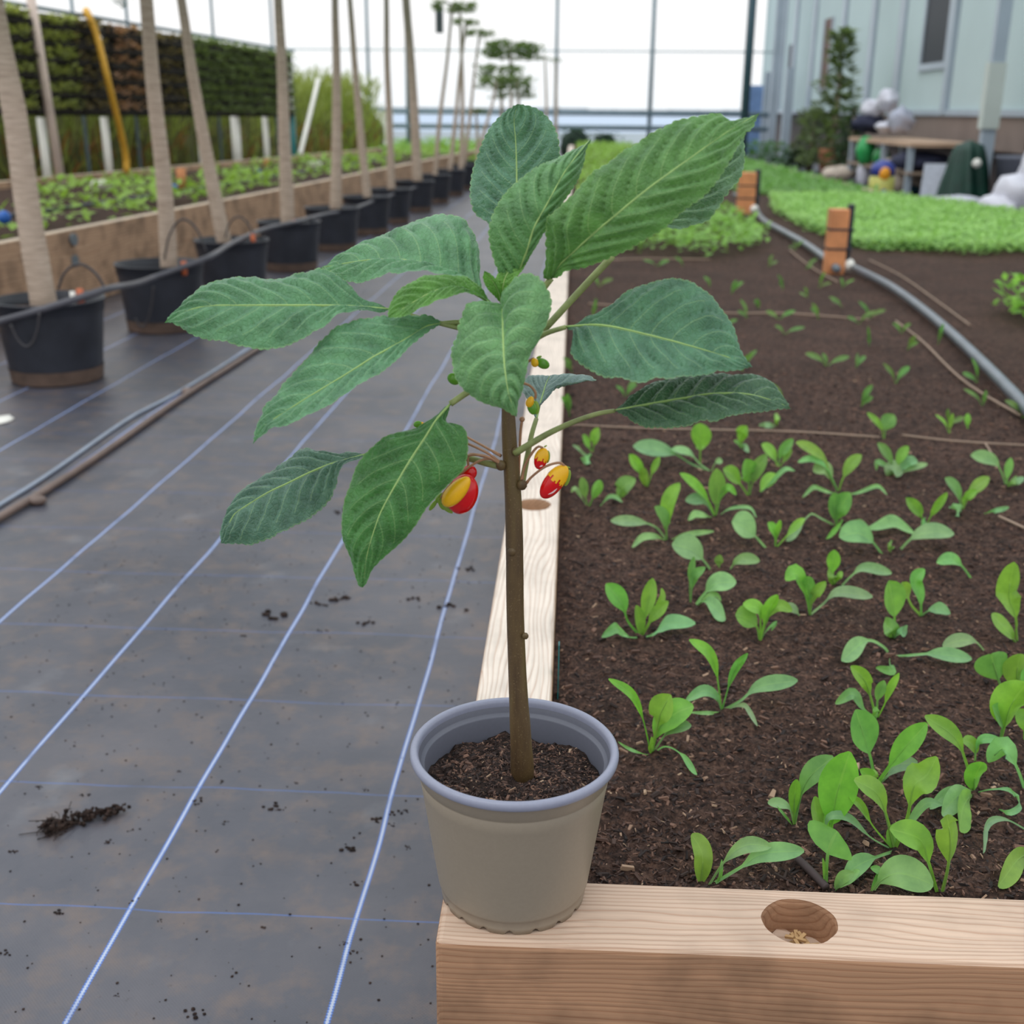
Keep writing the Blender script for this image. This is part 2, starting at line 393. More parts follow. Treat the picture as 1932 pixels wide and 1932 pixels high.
# ---- soil
def edge_x(y):
    return 3.30 if y < 8.2 else 3.30-.50*(y-8.2)/1.6 if y < 9.8 else 2.80-.3*(y-9.8)/14.1
def sh(x, y):
    return SZ + .010*noise.noise((x*2.3, y*2.3, 0)) + .006*noise.noise((x*9, y*9, 2)) - .004
def soilgrid(name, xs, ys, m_, fine):
    b = MB(); nx, ny = len(xs), len(ys)
    for y in ys:
        for x in xs:
            x = min(x, edge_x(y)-.05); z = sh(x, y)
            if fine: z += .0050*noise.noise((x*38, y*38, 5))+.0042*noise.noise((x*95, y*95, 9))+.0022*noise.noise((x*240, y*240, 4))
            b.v.append((x, y, z))
    for j in range(ny-1):
        for i in range(nx-1): b.f.append((j*nx+i, j*nx+i+1, (j+1)*nx+i+1, (j+1)*nx+i)); b.mi.append(0)
    return b.build(name, m_, smooth=True)
def frange(a, c, n): return [a+(c-a)*i/(n-1) for i in range(n)]
xs = frange(-.009, .62, 150)+frange(.63, 1.3, 90)+frange(1.32, 3.375, 60)
ys = []; y = BY1+.001; d = .0042
while y < 2.2: ys.append(y); y += d; d *= 1.004
while y < 23.85: ys.append(y); y += d; d = min(.25, d*1.03)
so_ = soilgrid('bed_soil', xs, ys, M_SOIL, True)
tag(so_, 'dark brown compost filling the long wooden bed', 'soil', kind='stuff')
def chips(name, n, reg, zf, s0, s1, parent=None, seed=3):
    rd = random.Random(seed); b = MB()
    for i in range(n):
        p = reg(rd)
        if p is None: continue
        x, y = p; l = rd.uniform(s0, s1)*(1 if rd.random() < .85 else 1.9); w = l*rd.uniform(.18, .55); h = l*rd.uniform(.1, .3)
        mt = Matrix.Translation((x, y, zf(x, y)+h*.3)) @ Matrix.Rotation(rd.random()*6.3, 4, 'Z') @ Matrix.Rotation(rd.uniform(-.45, .45), 4, 'Y') @ Matrix.Rotation(rd.uniform(-.5, .5), 4, 'X')
        vs = [Vector(q) for q in ((-l/2,-w/2*rd.uniform(.3,1),-h/2),(l/2,-w/2*rd.uniform(.2,1),-h/2),(l/2*rd.uniform(.7,1),w/2,-h/2),(-l/2,w/2*rd.uniform(.3,1),-h/2))]
        vs += [Vector((v.x*.85, v.y*.8, h/2)) for v in vs]
        b.add([mt @ v for v in vs], [(0,3,2,1),(4,5,6,7),(0,1,5,4),(1,2,6,5),(2,3,7,6),(3,0,4,7)])
    o = b.build(name, M_CHIP, parent); return o
def regbed(rd):
    y = BY1+.006+(rd.random()**1.6)*2.4; x = rd.uniform(0, .12+.50*y); return x, y
def fz(x, y): return sh(x, y)+.0050*noise.noise((x*38, y*38, 5))+.0042*noise.noise((x*95, y*95, 9))
o = chips('bark_chips', 34000, regbed, fz, .0016, .0075); tag(o, 'brown bark and wood bits scattered over the bed soil', 'bark chips', kind='stuff')

# ================================================================== MAIN PLANT
PY = .861; PC = Vector((-.0375, PY-.002, BZ))
root = empty('potted_plant', PC)
tag(root, 'tall leafy plant with red and yellow flowers in a taupe pot on the beam corner', 'potted plant')
HP = .140; R1 = .0625; RTOP = .0845
def notch(r, z, a):
    if z < .0005:
        k = (a*18/(2*pi)) % 1; return r, z+ (.0042*max(0, sin(pi*(k-.3)/.4)) if .3 < k < .7 else 0)
    return r, z
b = MB()
prof = [(R1-.003, .008), (R1-.001, 0), (R1, 0), (R1+.0006, .006), (R1+.001, .0125), (R1+.0022, .0135), (R1+.0028, .016)]
for i in range(1, 9): prof.append((R1+.0028+(RTOP-.005-R1-.0028)*i/9, .016+(.118-.016)*i/9))
prof += [(RTOP-.0045, .1186), (RTOP-.0052, .1194), (RTOP-.0043, .1202), (RTOP-.0035, .1345)]
b.lathe(prof, PC, 216, 0, notch)
inner = [(RTOP-.0042, .1345), (RTOP-.0060, .1300), (RTOP-.0062, .1290), (RTOP-.0088, .1275), (RTOP-.0094, .1262), (RTOP-.011, .10), (RTOP-.014, .08)]
b.lathe(inner[::-1], PC, 96, 1)
b.lathe([(0.001, .008), (R1-.003, .008)], PC, 216, 0)
pot = b.build('pot', [M_POT, mat('grey_inner_plastic', (104, 106, 118), .4, .03, 300)], root, True)
b = MB(); rim = []
for i in range(13):
    a = pi*1.25-1.5*pi*i/12+.0
    rim.append((RTOP+.0012+.0036*cos(a), .1375+.0032*sin(a)))
rim = [(RTOP-.0042, .1335)]+[(RTOP-.0043+.0001, .1380), (RTOP-.0030, .1404), (RTOP-.0008, .1414), (RTOP+.0012, .1410), (RTOP+.0026, .1396), (RTOP+.0030, .1372), (RTOP+.0026, .1345), (RTOP+.0012, .1332), (RTOP-.0034, .1330)]
b.lathe(rim, PC, 96); b.build('rim', M_RIM, pot, True)['label'] = 'grey lilac rolled rim'
# potting soil
b = MB(); n = 120; nr = 46; zs = .112; RS = RTOP-.0108
def pz(x, y): return PC.z+zs+.005*noise.noise((x*30, y*30, 1))+.0035*noise.noise((x*90, y*90, 7))+.0022*noise.noise((x*230, y*230, 3))-.004*(hypot(x-PC.x, y-PC.y)/RS)**4
for i in range(nr):
    for k in range(n):
        r = RS*i/(nr-1); a = 2*pi*k/n; x, y = PC.x+r*cos(a), PC.y+r*sin(a); b.v.append((x, y, pz(x, y)))
for i in range(nr-1):
    for k in range(n): b.f.append((i*n+k, i*n+(k+1) % n, (i+1)*n+(k+1) % n, (i+1)*n+k)); b.mi.append(0)
psoil = b.build('potting_soil', M_PSOIL, root, True)
def regpot(rd):
    r = RS*.96*math.sqrt(rd.random()); a = rd.random()*6.283; return PC.x+r*cos(a), PC.y+r*sin(a)
o = chips('soil_bits', 4200, regpot, pz, .0012, .0046, psoil, 5); o['kind'] = 'stuff'
# stem
def P3(x, y, d=0): return ony(x, y, PY+d)
gst = G('brown_green_stem'); vv = gst.obj((60, 60, 12)); n1 = gst.noise(1.2, 4, vv); n2 = gst.noise(700, 2, gst.obj())
c = gst.ramp(n1, [(.3, lin((70, 52, 34))), (.55, lin((96, 76, 46))), (.8, lin((106, 92, 52)))])
c = gst.mix(gst.ramp(n2, [(.62, 0.), (.72, .5)]), c, lin((150, 130, 95)))
gst.l(c, gst.b.inputs['Base Color']); gst.b.inputs['Roughness'].default_value = .45; gst.bump(n2, .2, .0005)
SP = [(986, 1462), (983, 1400), (978, 1310), (975, 1240), (972, 1150), (971, 1050), (969, 960), (966, 900), (962, 850), (959, 780), (956, 700), (952, 640), (948, 575)]
SW = [50, 45, 40, 37, 35.5, 35, 35, 34, 31, 28, 24, 20, 12]
pts = spl([P3(*p) for p in SP], 60)
rr = []
for i in range(60):
    q = i/59*(len(SW)-1); k = min(int(q), len(SW)-2); w = SW[k]+(SW[k+1]-SW[k])*(q-k)
    rr.append(w/2*.86/2200*1.03*(1+.035*noise.noise((i*.33, 1, 0))))
pts[0] -= Vector((0, 0, .012)); b = MB(); b.tube(pts, rr, 20)
for (x, y, s) in ((966, 1041, .0035), (991, 1200, .0028), (945, 878, .004), (985, 915, .004), (974, 852, .0035)):   # leaf scars and nodes
    b.sphere(P3(x, y, -.006), (s, s*.7, s*1.1), 10)
stem = b.build('stem', gst.m, root, True)

def pleat_leaf(mid, le, ri, col, dm=(0, 0, 0), dl=0, dr=0, rows=128, cols=11, teeth=26, arch=.10, amp=.0013, tooth=.0017, spine=True, nv=9):
    """mid/le/ri: outline pixels from base to tip; dm: depth at base, middle, tip; dl/dr: depth of the edges against the midrib"""
    def dep(t): a, bb, c_ = dm; return a*(1-t)*(1-2*t)+4*bb*t*(1-t)+c_*t*(2*t-1)
    def line(P, k):
        S = spl([(x, y, 0) for x, y in P], rows); out = []
        for i, p in enumerate(S):
            t = i/(rows-1); out.append(P3(p.x, p.y, dep(t)+k*sin(pi*min(1, t*1.02))**.8))
        return out
    Mi, Le, Ri = line(mid, 0), line([mid[0]]+le+[mid[-1]], dl), line([mid[0]]+ri+[mid[-1]], dr)
    b = MB(); ncol = cols*2+1; vs = []; uv = []
    for i in range(rows):
        t = i/(rows-1)
        tang = (Mi[min(i+1, rows-1)]-Mi[max(0, i-1)]).normalized()
        nrm = (Ri[i]-Le[i]).cross(tang)
        if nrm.length < 1e-6: nrm = Vector((0, -1, 0))
        nrm.normalize()
        if nrm.y > 0: nrm = -nrm
        for j in range(ncol):
            u = (j-cols)/cols; E = Le[i] if u < 0 else Ri[i]; a = abs(u)
            w = (E-Mi[i]); p = Mi[i]+w*a
            if a > .999 and 2 < i < rows-3:
                p += w.normalized()*(tooth*(abs(sin(pi*teeth*t))**.7-.35))
            elif a > .9: p += w.normalized()*(tooth*.4*(abs(sin(pi*teeth*t))-.4))*(1 if 2 < i < rows-3 else 0)
            ph = nv*(t-.27*a**1.25); pl = abs(sin(pi*(ph+.5)))
            p += nrm*(w.length*arch*sin(pi*a*.9)+amp*(pl**.7-.5)*sin(pi*min(1, a*1.05))**.6*min(1, w.length/.018)*4.2)
            p += nrm*(.0034*noise.noise(p*38)+.0022*noise.noise(p*110))*a**.6
            if a < .05: p -= nrm*.0006
            vs.append(p); uv.append(((u+1)/2, t))
    fs = [(i*ncol+j, i*ncol+j+1, (i+1)*ncol+j+1, (i+1)*ncol+j) for i in range(rows-1) for j in range(ncol-1)]
    b.add(vs, fs, 0, uv)
    if spine:
        for k in range(3, teeth-1):
            i = int((k)/teeth*(rows-1))
            for j, s in ((0, -1), (ncol-1, 1)):
                p = vs[i*ncol+j]; w = (p-Mi[i])
                if w.length < .004: continue
                w.normalize(); tg = (vs[min(i+1, rows-1)*ncol+j]-vs[max(i-1, 0)*ncol+j]).normalized()
                q = p+w*.0011+tg*.0008
                b.add([p-tg*.00035-w*.0003, p+tg*.00035-w*.0003, q, p+Vector((0, -.0004, 0))], [(0, 1, 2), (0, 2, 3), (1, 3, 2)], 1)
    # raised midrib underneath
    b.tube([v+Vector((0, .0007, 0)) for v in Mi[::4]], [.0008*(1-i/len(Mi[::4]))+.0002 for i in range(len(Mi[::4]))], 6, 1)
    o = b.build('leaf', [M_LEAF, M_PALE], root, True, lin(col))
    o.parent = root
    return o
M_PETI = mat('petiole_green', (140, 150, 92), .45, .25, 90)
def petiole(leaf, P, w0, w1):
    S = spl([P3(*p) for p in P], 18); b = MB()
    b.tube(S, [(w0+(w1-w0)*i/17)/2*.86/2200 for i in range(18)], 10)
    o = b.build('petiole', M_PETI, leaf, True); return o
S_ = (955, 640)
# upper back leaf
l = pleat_leaf([(968,480),(973,420),(975,341),(973,270),(970,225),(977,196)], [(945,452),(925,424),(897,402),(888,370),(892,325),(905,285),(922,247),(948,216)], [(1000,440),(1030,395),(1048,345),(1055,295),(1050,255),(1035,225),(1010,205)], (92,140,116), (.03,.06,.07), .01, .015, arch=.06)
petiole(l, [(952,590,.004),(958,540,.02),(968,480,.03)], 11, 8)
# second upright leaf
l = pleat_leaf([(968,535),(993,476),(1008,429),(1032,385),(1065,325),(1095,285),(1116,260)], [(945,516),(930,480),(923,435),(936,392),(960,358),(1000,325),(1018,315),(1052,298),(1082,281),(1104,270)], [(985,505),(1011,466),(1033,426),(1059,385),(1085,348),(1101,311),(1107,280)], (104,158,100), (.0,-.012,.03), .012, .02, arch=.10, amp=.0015)
petiole(l, [(950,585,.0),(958,558,.0),(968,535,.0)], 11, 8)
# big right leaf
l = pleat_leaf([(1040,525),(1058,498),(1085,473),(1126,436),(1163,405),(1220,358),(1287,309),(1375,247),(1434,213)],
 [(1026,522),(1032,493),(1031,459),(1034,415),(1059,389),(1085,365),(1119,328),(1143,313),(1173,288),(1203,271),(1254,242),(1284,227),(1321,220),(1355,221),(1378,228),(1402,221)],
 [(1052,520),(1068,508),(1088,507),(1112,500),(1153,484),(1186,469),(1220,449),(1254,429),(1284,399),(1321,372),(1351,341),(1375,304),(1400,259),(1418,240)], (98,150,82), (.0,-.05,-.01), .02, -.005, arch=.08, amp=.0016, teeth=34)
petiole(l, [(965,612,.006),(1003,572,.0),(1040,525,.0)], 12, 12)
# leaf behind the big one
l = pleat_leaf([(1156,483),(1200,440),(1250,400),(1310,345),(1360,290),(1402,252)], [(1160,440),(1200,385),(1260,325),(1320,280),(1370,255)], [(1200,455),(1254,433),(1274,432),(1304,423),(1334,412),(1350,395),(1368,368),(1392,341),(1401,322),(1404,290)], (92,134,98), (.03,.035,.05), .02, -.02, arch=-.05, amp=.0016, tooth=.0016)
petiole(l, [(958,680,.004),(1000,650,.012),(1033,615,.015),(1095,548,.022),(1156,483,.03)], 13, 14)
# right middle leaf
l = pleat_leaf([(1068,617),(1119,613),(1153,616),(1186,623),(1227,633),(1271,644),(1321,658),(1371,673),(1420,693)],
 [(1092,607),(1136,587),(1170,560),(1210,540),(1237,532),(1267,527),(1294,532),(1318,543),(1338,560),(1358,580),(1375,604),(1385,621),(1395,648),(1406,672)],
 [(1080,622),(1083,634),(1078,650),(1078,665),(1088,680),(1119,702),(1140,710),(1166,712),(1190,719),(1213,721),(1237,716),(1271,715),(1301,709),(1328,705),(1355,697),(1388,695)], (88,140,110), (.0,-.035,-.05), .03, -.03, arch=.07, teeth=32)
petiole(l, [(958,690,.0),(1000,648,.0),(1030,629,.0),(1068,617,.0)], 13, 9)
# right lower leaf
l = pleat_leaf([(1160,775),(1233,761),(1297,750),(1342,743),(1406,743),(1461,757),(1492,771)], [(1187,757),(1223,731),(1269,718),(1324,713),(1379,711),(1424,711),(1446,716),(1467,737)], [(1182,784),(1201,798),(1223,808),(1256,811),(1287,808),(1324,799),(1350,799),(1374,791),(1411,779),(1438,774),(1475,771)], (72,112,84), (-.02,-.045,-.06), .045, -.018, arch=.12, teeth=28, amp=.0016)
petiole(l, [(972,855,-.007),(1000,838,-.012),(1040,815,-.016),(1090,793,-.02),(1130,780,-.02),(1160,775,-.02)], 14, 8)
# foreshortened leaf right of the stem
l = pleat_leaf([(1012,790),(1024,744),(1031,722),(1038,708)], [(1005,770),(994,752),(987,738),(996,713),(1015,706)], [(1018,772),(1030,756),(1046,738),(1065,724),(1105,719),(1124,715),(1095,704),(1060,706)], (120,150,150), (.03,.06,.10), .02, .02, arch=.05, teeth=14, amp=.0006, spine=False)
petiole(l, [(984,917,.004),(996,856,.012),(1003,820,.02),(1012,790,.03)], 13, 9)
# front centre leaf
l = pleat_leaf([(948,575),(949,627),(951,678),(955,715),(961,748),(975,787)],
 [(941,574),(911,571),(882,580),(867,604),(860,637),(853,658),(855,685),(861,712),(876,734),(902,754),(929,765),(947,769),(963,780)],
 [(954,550),(966,532),(985,522),(1008,523),(1025,537),(1038,560),(1038,587),(1025,627),(1018,644),(1001,668),(995,695),(988,725),(983,745),(977,758)], (112,166,110), (-.012,-.065,-.075), .02, .02, arch=.10, teeth=24, amp=.0015)
petiole(l, [(950,600,.0),(948,590,-.006),(948,575,-.012)], 9, 8)
# upper left leaf
l = pleat_leaf([(925,572),(890,543),(855,522),(815,503),(768,491),(713,489),(655,496),(603,506)],
 [(895,538),(873,529),(845,520),(800,513),(770,513),(740,519),(713,524),(670,531),(647,531),(626,521)],
 [(909,549),(905,511),(902,470),(890,438),(873,421),(844,411),(815,412),(771,425),(728,444),(693,457),(658,473),(629,491)], (100,158,112), (.0,.02,.03), -.025, .05, arch=.08, teeth=30, amp=.0015)
petiole(l, [(950,600,.0),(938,585,.0),(925,572,.0)], 10, 7)
# small bright left leaf
l = pleat_leaf([(928,574),(890,552),(860,541),(820,549),(780,570),(732,599)], [(896,558),(867,557),(829,567),(792,584),(765,597)], [(902,540),(879,528),(850,520),(815,521),(786,530),(757,546),(735,575)], (98,156,70), (-.005,-.02,-.03), -.012, .01, arch=.08, teeth=22, tooth=.0009)
petiole(l, [(948,592,-.002),(938,583,-.004),(928,574,-.005)], 9, 7)
# far left leaf
l = pleat_leaf([(735,584),(704,581),(642,577),(548,576),(455,576),(393,577),(347,588),(311,609)],
 [(719,588),(688,587),(660,591),(635,597),(617,615),(589,628),(558,646),(530,655),(499,660),(474,657),(433,649),(393,640),(362,630),(340,616),(322,608)],
 [(707,573),(679,562),(660,541),(638,528),(623,515),(604,511),(564,518),(524,526),(499,527),(474,522),(424,523),(387,537),(353,562),(331,584)], (90,146,104), (.0,-.02,-.01), -.025, .03, arch=.07, teeth=32, amp=.0015)
petiole(l, [(955,650,.0),(920,632,.0),(859,617,-.0),(800,602,-.0),(735,584,.0)], 12, 8)
# left diagonal leaf
l = pleat_leaf([(835,610),(803,617),(766,640),(704,674),(663,700),(600,738),(545,772),(505,800),(477,838)],
 [(822,617),(803,631),(772,655),(735,689),(716,703),(685,726),(659,741),(633,757),(594,778),(555,796),(516,808),(490,824)],
 [(822,605),(803,599),(766,597),(729,598),(682,605),(642,621),(611,646),(586,674),(564,700),(540,718),(519,747),(503,767),(488,800)], (102,158,118), (.0,-.05,-.06), -.02, .02, arch=.06, teeth=32)
petiole(l, [(955,640,.0),(900,612,.0),(865,608,.0),(835,610,.0)], 10, 9)
# lowest left leaf
l = pleat_leaf([(692,857),(659,866),(620,877),(581,893),(542,912),(504,930),(465,954),(439,974),(417,1025)],
 [(667,871),(648,884),(638,903),(637,914),(630,928),(625,941),(607,959),(586,977),(566,987),(545,998),(524,1008),(498,1018),(470,1027),(452,1025),(430,1025)],
 [(659,857),(633,858),(602,853),(581,848),(555,858),(529,879),(504,897),(472,917),(444,938),(428,964),(420,995)], (86,128,112), (.01,.0,-.01), -.02, .03, arch=.07, teeth=28, amp=.0016)
petiole(l, [(946,880,-.004),(915,873,.0),(880,864,.006),(790,850,.01),(740,852,.01),(692,857,.01)], 15, 9)
# lower front leaf
l = pleat_leaf([(850,762),(824,791),(804,822),(775,866),(749,910),(726,951),(711,985),(692,1049),(685,1107)],
 [(840,767),(827,780),(801,798),(775,811),(747,816),(726,824),(705,842),(687,860),(672,881),(661,915),(651,943),(646,980),(648,1018),(659,1047),(667,1073),(676,1102)],
 [(847,776),(842,790),(846,800),(856,800),(868,804),(877,812),(882,829),(882,855),(875,885),(853,907),(827,933),(804,959),(783,992),(757,1023),(729,1047),(703,1073),(692,1098)], (74,132,72), (-.02,-.06,-.07), .01, .01, arch=.07, teeth=30, tooth=.0007, spine=False)
petiole(l, [(955,705,-.002),(925,718,-.008),(884,739,-.014),(850,762,-.02)], 13, 12)
# young leaves in the centre
l = pleat_leaf([(950,578),(948,550),(955,520),(975,497),(1001,481)], [(940,560),(934,535),(944,512),(965,492),(985,483)], [(962,560),(975,525),(988,503),(997,488)], (104,164,66), (-.004,-.006,.0), .004, -.004, rows=60, cols=7, teeth=14, tooth=.0007, arch=.05)
l = pleat_leaf([(947,576),(940,550),(928,528),(914,510)], [(932,556),(919,541),(912,524)], [(948,555),(940,533),(926,518)], (96,156,60), (-.006,-.01,-.012), .0, .0, rows=40, cols=6, teeth=10, tooth=.0006, arch=.05)
l = pleat_leaf([(952,578),(958,560),(966,545),(972,525)], [(952,560),(958,540),(966,528)], [(961,566),(970,550),(974,535)], (120,172,90), (-.008,-.012,-.014), .0, .0, rows=30, cols=5, teeth=8, tooth=.0004, spine=False, arch=.05)

# flowers
def gloss(name, rgb, r=.22):
    m_ = mat(name, rgb, r, .05, 200, spec=.6); return m_
M_RED = gloss('red_petal', (222, 8, 16), .16); M_HOOD = gloss('yellow_hood', (255, 190, 14), .35)
M_SEP = gloss('sepal_green', (142, 178, 60), .35); M_PED = mat('pink_pedicel', (172, 128, 96), .45, .15, 90)
M_BUD = gloss('green_bud', (96, 158, 36), .3)
PXM = .86/2200*1.02
def axis_ball(b, c, ax, ln, wd, dp, n=24, mi=0, taper=0, bend=0, cut=None):
    ax = ax.normalized(); q = Vector((0, 0, 1)).rotation_difference(ax).to_matrix()
    vs = []; fs = []; m_ = n
    for i in range(m_+1):
        a = pi*i/m_
        for k in range(n):
            p = 2*pi*k/n; z = cos(a); s = sin(a)*(1+taper*z)
            v = Vector((s*cos(p)*wd/2+bend*(z*z)*wd, s*sin(p)*dp/2, z*ln/2)); vs.append(c+q @ v)
    for i in range(m_):
        for k in range(n):
            if cut and i > m_*(cut+.035*sin(k*2.4)+.03*sin(k*5.1)): continue
            fs.append((i*n+k, (i+1)*n+k, (i+1)*n+(k+1) % n, i*n+(k+1) % n))
    b.add(vs, fs, mi)
def pvec(a, bb): return P3(*bb)-P3(*a)
def pedicel(fl_, P, w=5):
    S = spl([P3(*p) for p in P], 22); b = MB(); b.tube(S, [w/2*PXM*(1.0 if i > 2 else 1.3) for i in range(22)], 8); b.build('pedicel', M_PED, fl_, True)
def sepals(fl_, lst, col=M_SEP):
    for (x, y, x2, y2, w, d) in lst:
        b = MB(); c = P3((x+x2)/2, (y+y2)/2, d); ax = pvec((x, y), (x2, y2)); axis_ball(b, c, ax, ax.length, w*PXM, w*PXM*.45, 14); b.build('sepal', col, fl_, True)
def slit(fl_, P, d, w=3.2):
    b = MB(); S = spl([P3(x, y, d) for x, y in P], 10); b.tube(S, [w*PXM*.5*sin(pi*(i+.6)/10.4) for i in range(10)], 6); b.build('petal_edge', mat('white_petal_edge', (238, 205, 205), .4), fl_, True)
def flower(parts_red, hood, sep, ped, label, slits=(), d=0, w=5):
    b = MB()
    for (x, y, x2, y2, wd, dd) in parts_red:
        ax = pvec((x, y), (x2, y2)); axis_ball(b, P3((x+x2)/2, (y+y2)/2, d+dd), ax, ax.length, wd*PXM, wd*PXM*.7, 24)
    f = b.build('flower', M_RED if hood is None or hood[-1] != 'bud' else M_BUD, root, True); f['label'] = label
    if hood and hood[0] == 'cap':
        x, y, x2, y2, wd, dd = parts_red[0]; ax = pvec((x, y), (x2, y2)); b = MB(); axis_ball(b, P3((x+x2)/2, (y+y2)/2, d+dd), -ax, ax.length*1.03, wd*PXM*1.05, wd*PXM*.76, 36, cut=hood[1]); b.build('hood', M_HOOD, f, True)
    elif hood:
        x, y, x2, y2, wd, dd = hood[:6]
        ax = pvec((x, y), (x2, y2)); b = MB(); axis_ball(b, P3((x+x2)/2, (y+y2)/2, d+dd), ax, ax.length, wd*PXM, wd*PXM*.8, 24, taper=.12); b.build('hood', M_HOOD, f, True)
    sepals(f, sep); pedicel(f, ped, w)
    for s_ in slits: slit(f, s_[0], s_[1])
    return f
# big open flower under the lower front leaf
flower([(884,897,862,968,58,0),(892,925,850,960,52,.0)], (884,902,838,953,35,-.012), [(840,930,822,948,14,-.006),(828,940,838,962,12,-.012),(824,944,810,963,9,-.006),(832,952,854,968,10,-.014)],
  [(946,872,-.004),(915,866,-.008),(880,885,-.01),(845,920,-.012),(832,940,-.010)], 'large red flower with yellow hood and green sepals hanging under the lower front leaf', [([(852,962),(864,965),(876,962)], -.0155)], d=-.02)
flower([(896,882,872,905,30,0),(884,895,866,912,26,0)], None, [], [(947,876,-.004),(915,862,-.002),(885,858,.0),(884,885,-.002)], 'red flower peeking out above the large red and yellow one', d=-.006)
flower([(1067,880,1023,939,38,0)], ('cap', .43), [(1074,886,1066,917,13,-.004),(1066,880,1076,883,4,-.004)],
  [(990,915,-.002),(1005,898,-.006),(1030,880,-.010),(1055,873,-.012),(1066,880,-.01)], 'red and yellow flower hanging lowest on the right of the stem', [([(1034,933),(1043,929),(1051,922)], -.0225)], d=-.01)
flower([(1027,846,1015,885,26,0)], ('cap', .5), [(1034,850,1032,874,10,-.002),(1026,844,1032,840,3,0)],
  [(984,908,-.004),(990,880,-.006),(1003,856,-.008),(1015,843,-.009),(1024,845,-.008)], 'small red and yellow flower just above the lowest right one', [([(1018,881),(1024,878)], -.017)], d=-.008)
flower([(999,757,1008,782,17,0)], (1004,748,996,768,15,-.002,'bud'), [(1010,756,1012,782,14,-.003)], [(985,722,.0),(1000,728,-.003),(1010,740,-.005),(1010,752,-.005)], 'green and orange bud under the foreshortened leaf', d=-.006, w=5)
flower([(1012,680,1036,692,19,0)], (1006,676,1012,692,15,-.001,'bud'), [(1012,676,1022,672,5,0)], [(975,700,.0),(985,690,.0),(1000,680,.0),(1008,676,.0)], 'green and orange bud right of the front centre leaf', d=-.004, w=5)
flower([(845,708,868,722,22,0)], (868,708,872,722,12,0,'bud'), [], [(945,700,.0),(915,700,.0),(890,702,.01),(866,712,.01)], 'green bud behind the left edge of the front centre leaf', d=.012, w=5)
flower([(780,802,797,799,14,0)], (795,796,800,806,8,0,'bud'), [], [(945,860,.0),(900,835,.015),(850,810,.03),(797,799,.03)], 'pale green bud behind the top of the lower front leaf', d=.03, w=5)
b = MB(); b.tube(spl([P3(*p) for p in [(979,900,.0),(980,860,.003),(982,815,.004),(985,792,.004)]], 14), 5*PXM*.5, 8); b.sphere(P3(985, 791, .004), .0022, 8); b.build('flower_stalk', M_PED, root, True)
b = MB(); b.tube(spl([P3(*p) for p in [(946,874,-.006),(920,855,-.008),(880,836,-.004),(860,830,.01)]], 14), 5*PXM*.5, 8); b.build('flower_stalk', M_PED, root, True)
b = MB(); b.tube(spl([P3(*p) for p in [(946,876,-.006),(920,862,-.01),(890,858,-.01),(868,868,.005)]], 14), 5.5*PXM*.5, 8); b.build('flower_stalk', M_PED, root, True)

# ================================================================== SEEDLINGS (each leaf: width, start of the blade, pixels from base to tip)
G1, G2, G3 = (120, 176, 92), (132, 190, 76), (138, 188, 126)
def small_leaf(pts, w, s, col, name, parent, cup=.0, roll=.0, og=None, tipd=0):
    rows = 22; nc = 7; S = spl(pts, rows); b = MB(); vs = []; uv = []
    for i in range(rows):
        t = i/(rows-1); tg = (S[min(i+1, rows-1)]-S[max(i-1, 0)]).normalized()
        q = max(0, (t-s)/(1-s)); wid = w*(sin(pi*min(1, q**1.12*.975+.02))**.58) if q > 0 else 0
        pet = min(w*.10, .0016)*(1-.3*t); wid = max(wid, pet*2)
        sd = tg.cross(Vector((0, 1, 0)))
        sd = sd.normalized() if sd.length > .05 else Vector((1, 0, 0))
        sd = (sd+Vector((0, abs(sd.z)*1.3*(1 if sd.z > 0 else -1)+roll, 0)))
        n_ = sd.cross(tg).normalized()
        if n_.z < 0: n_ = -n_
        for j in range(nc):
            u = (j-(nc-1)/2)/((nc-1)/2); p = S[i]+sd*(wid/2*u)+n_*(wid*(.22*abs(u)**1.4)*(1+cup)) + n_*(.0006*noise.noise(S[i]*160+Vector((u*2, 0, 0))))
            if q <= 0: p = S[i]+sd*(wid/2*u)+n_*(wid*.4*abs(u))
            vs.append(p); uv.append(((u+1)/2, t))
    fs = [(i*nc+j, i*nc+j+1, (i+1)*nc+j+1, (i+1)*nc+j) for i in range(rows-1) for j in range(nc-1)]
    b.add(vs, fs, 0, uv)
    st_ = [p for i, p in enumerate(S) if i/(rows-1) <= s+.45]
    if len(st_) > 2: b.tube([p+Vector((0, .0003, -.0006)) for p in st_], [min(w*.09, .0014)*(1-.6*k/len(st_)) for k in range(len(st_))], 6, 0); b.uv.update({i: (.5, .1) for i in range(rows*nc, len(b.v))})
    o = b.build(name, [M_SEED, M_PALE], parent, True, lin(col)); return o
CV = {'A': (1050, 780, 4.293), 'B': (1482, 780, 4.293), 'C': (1050, 1180, 3.7156), 'D': (1450, 1180, 3.7158)}
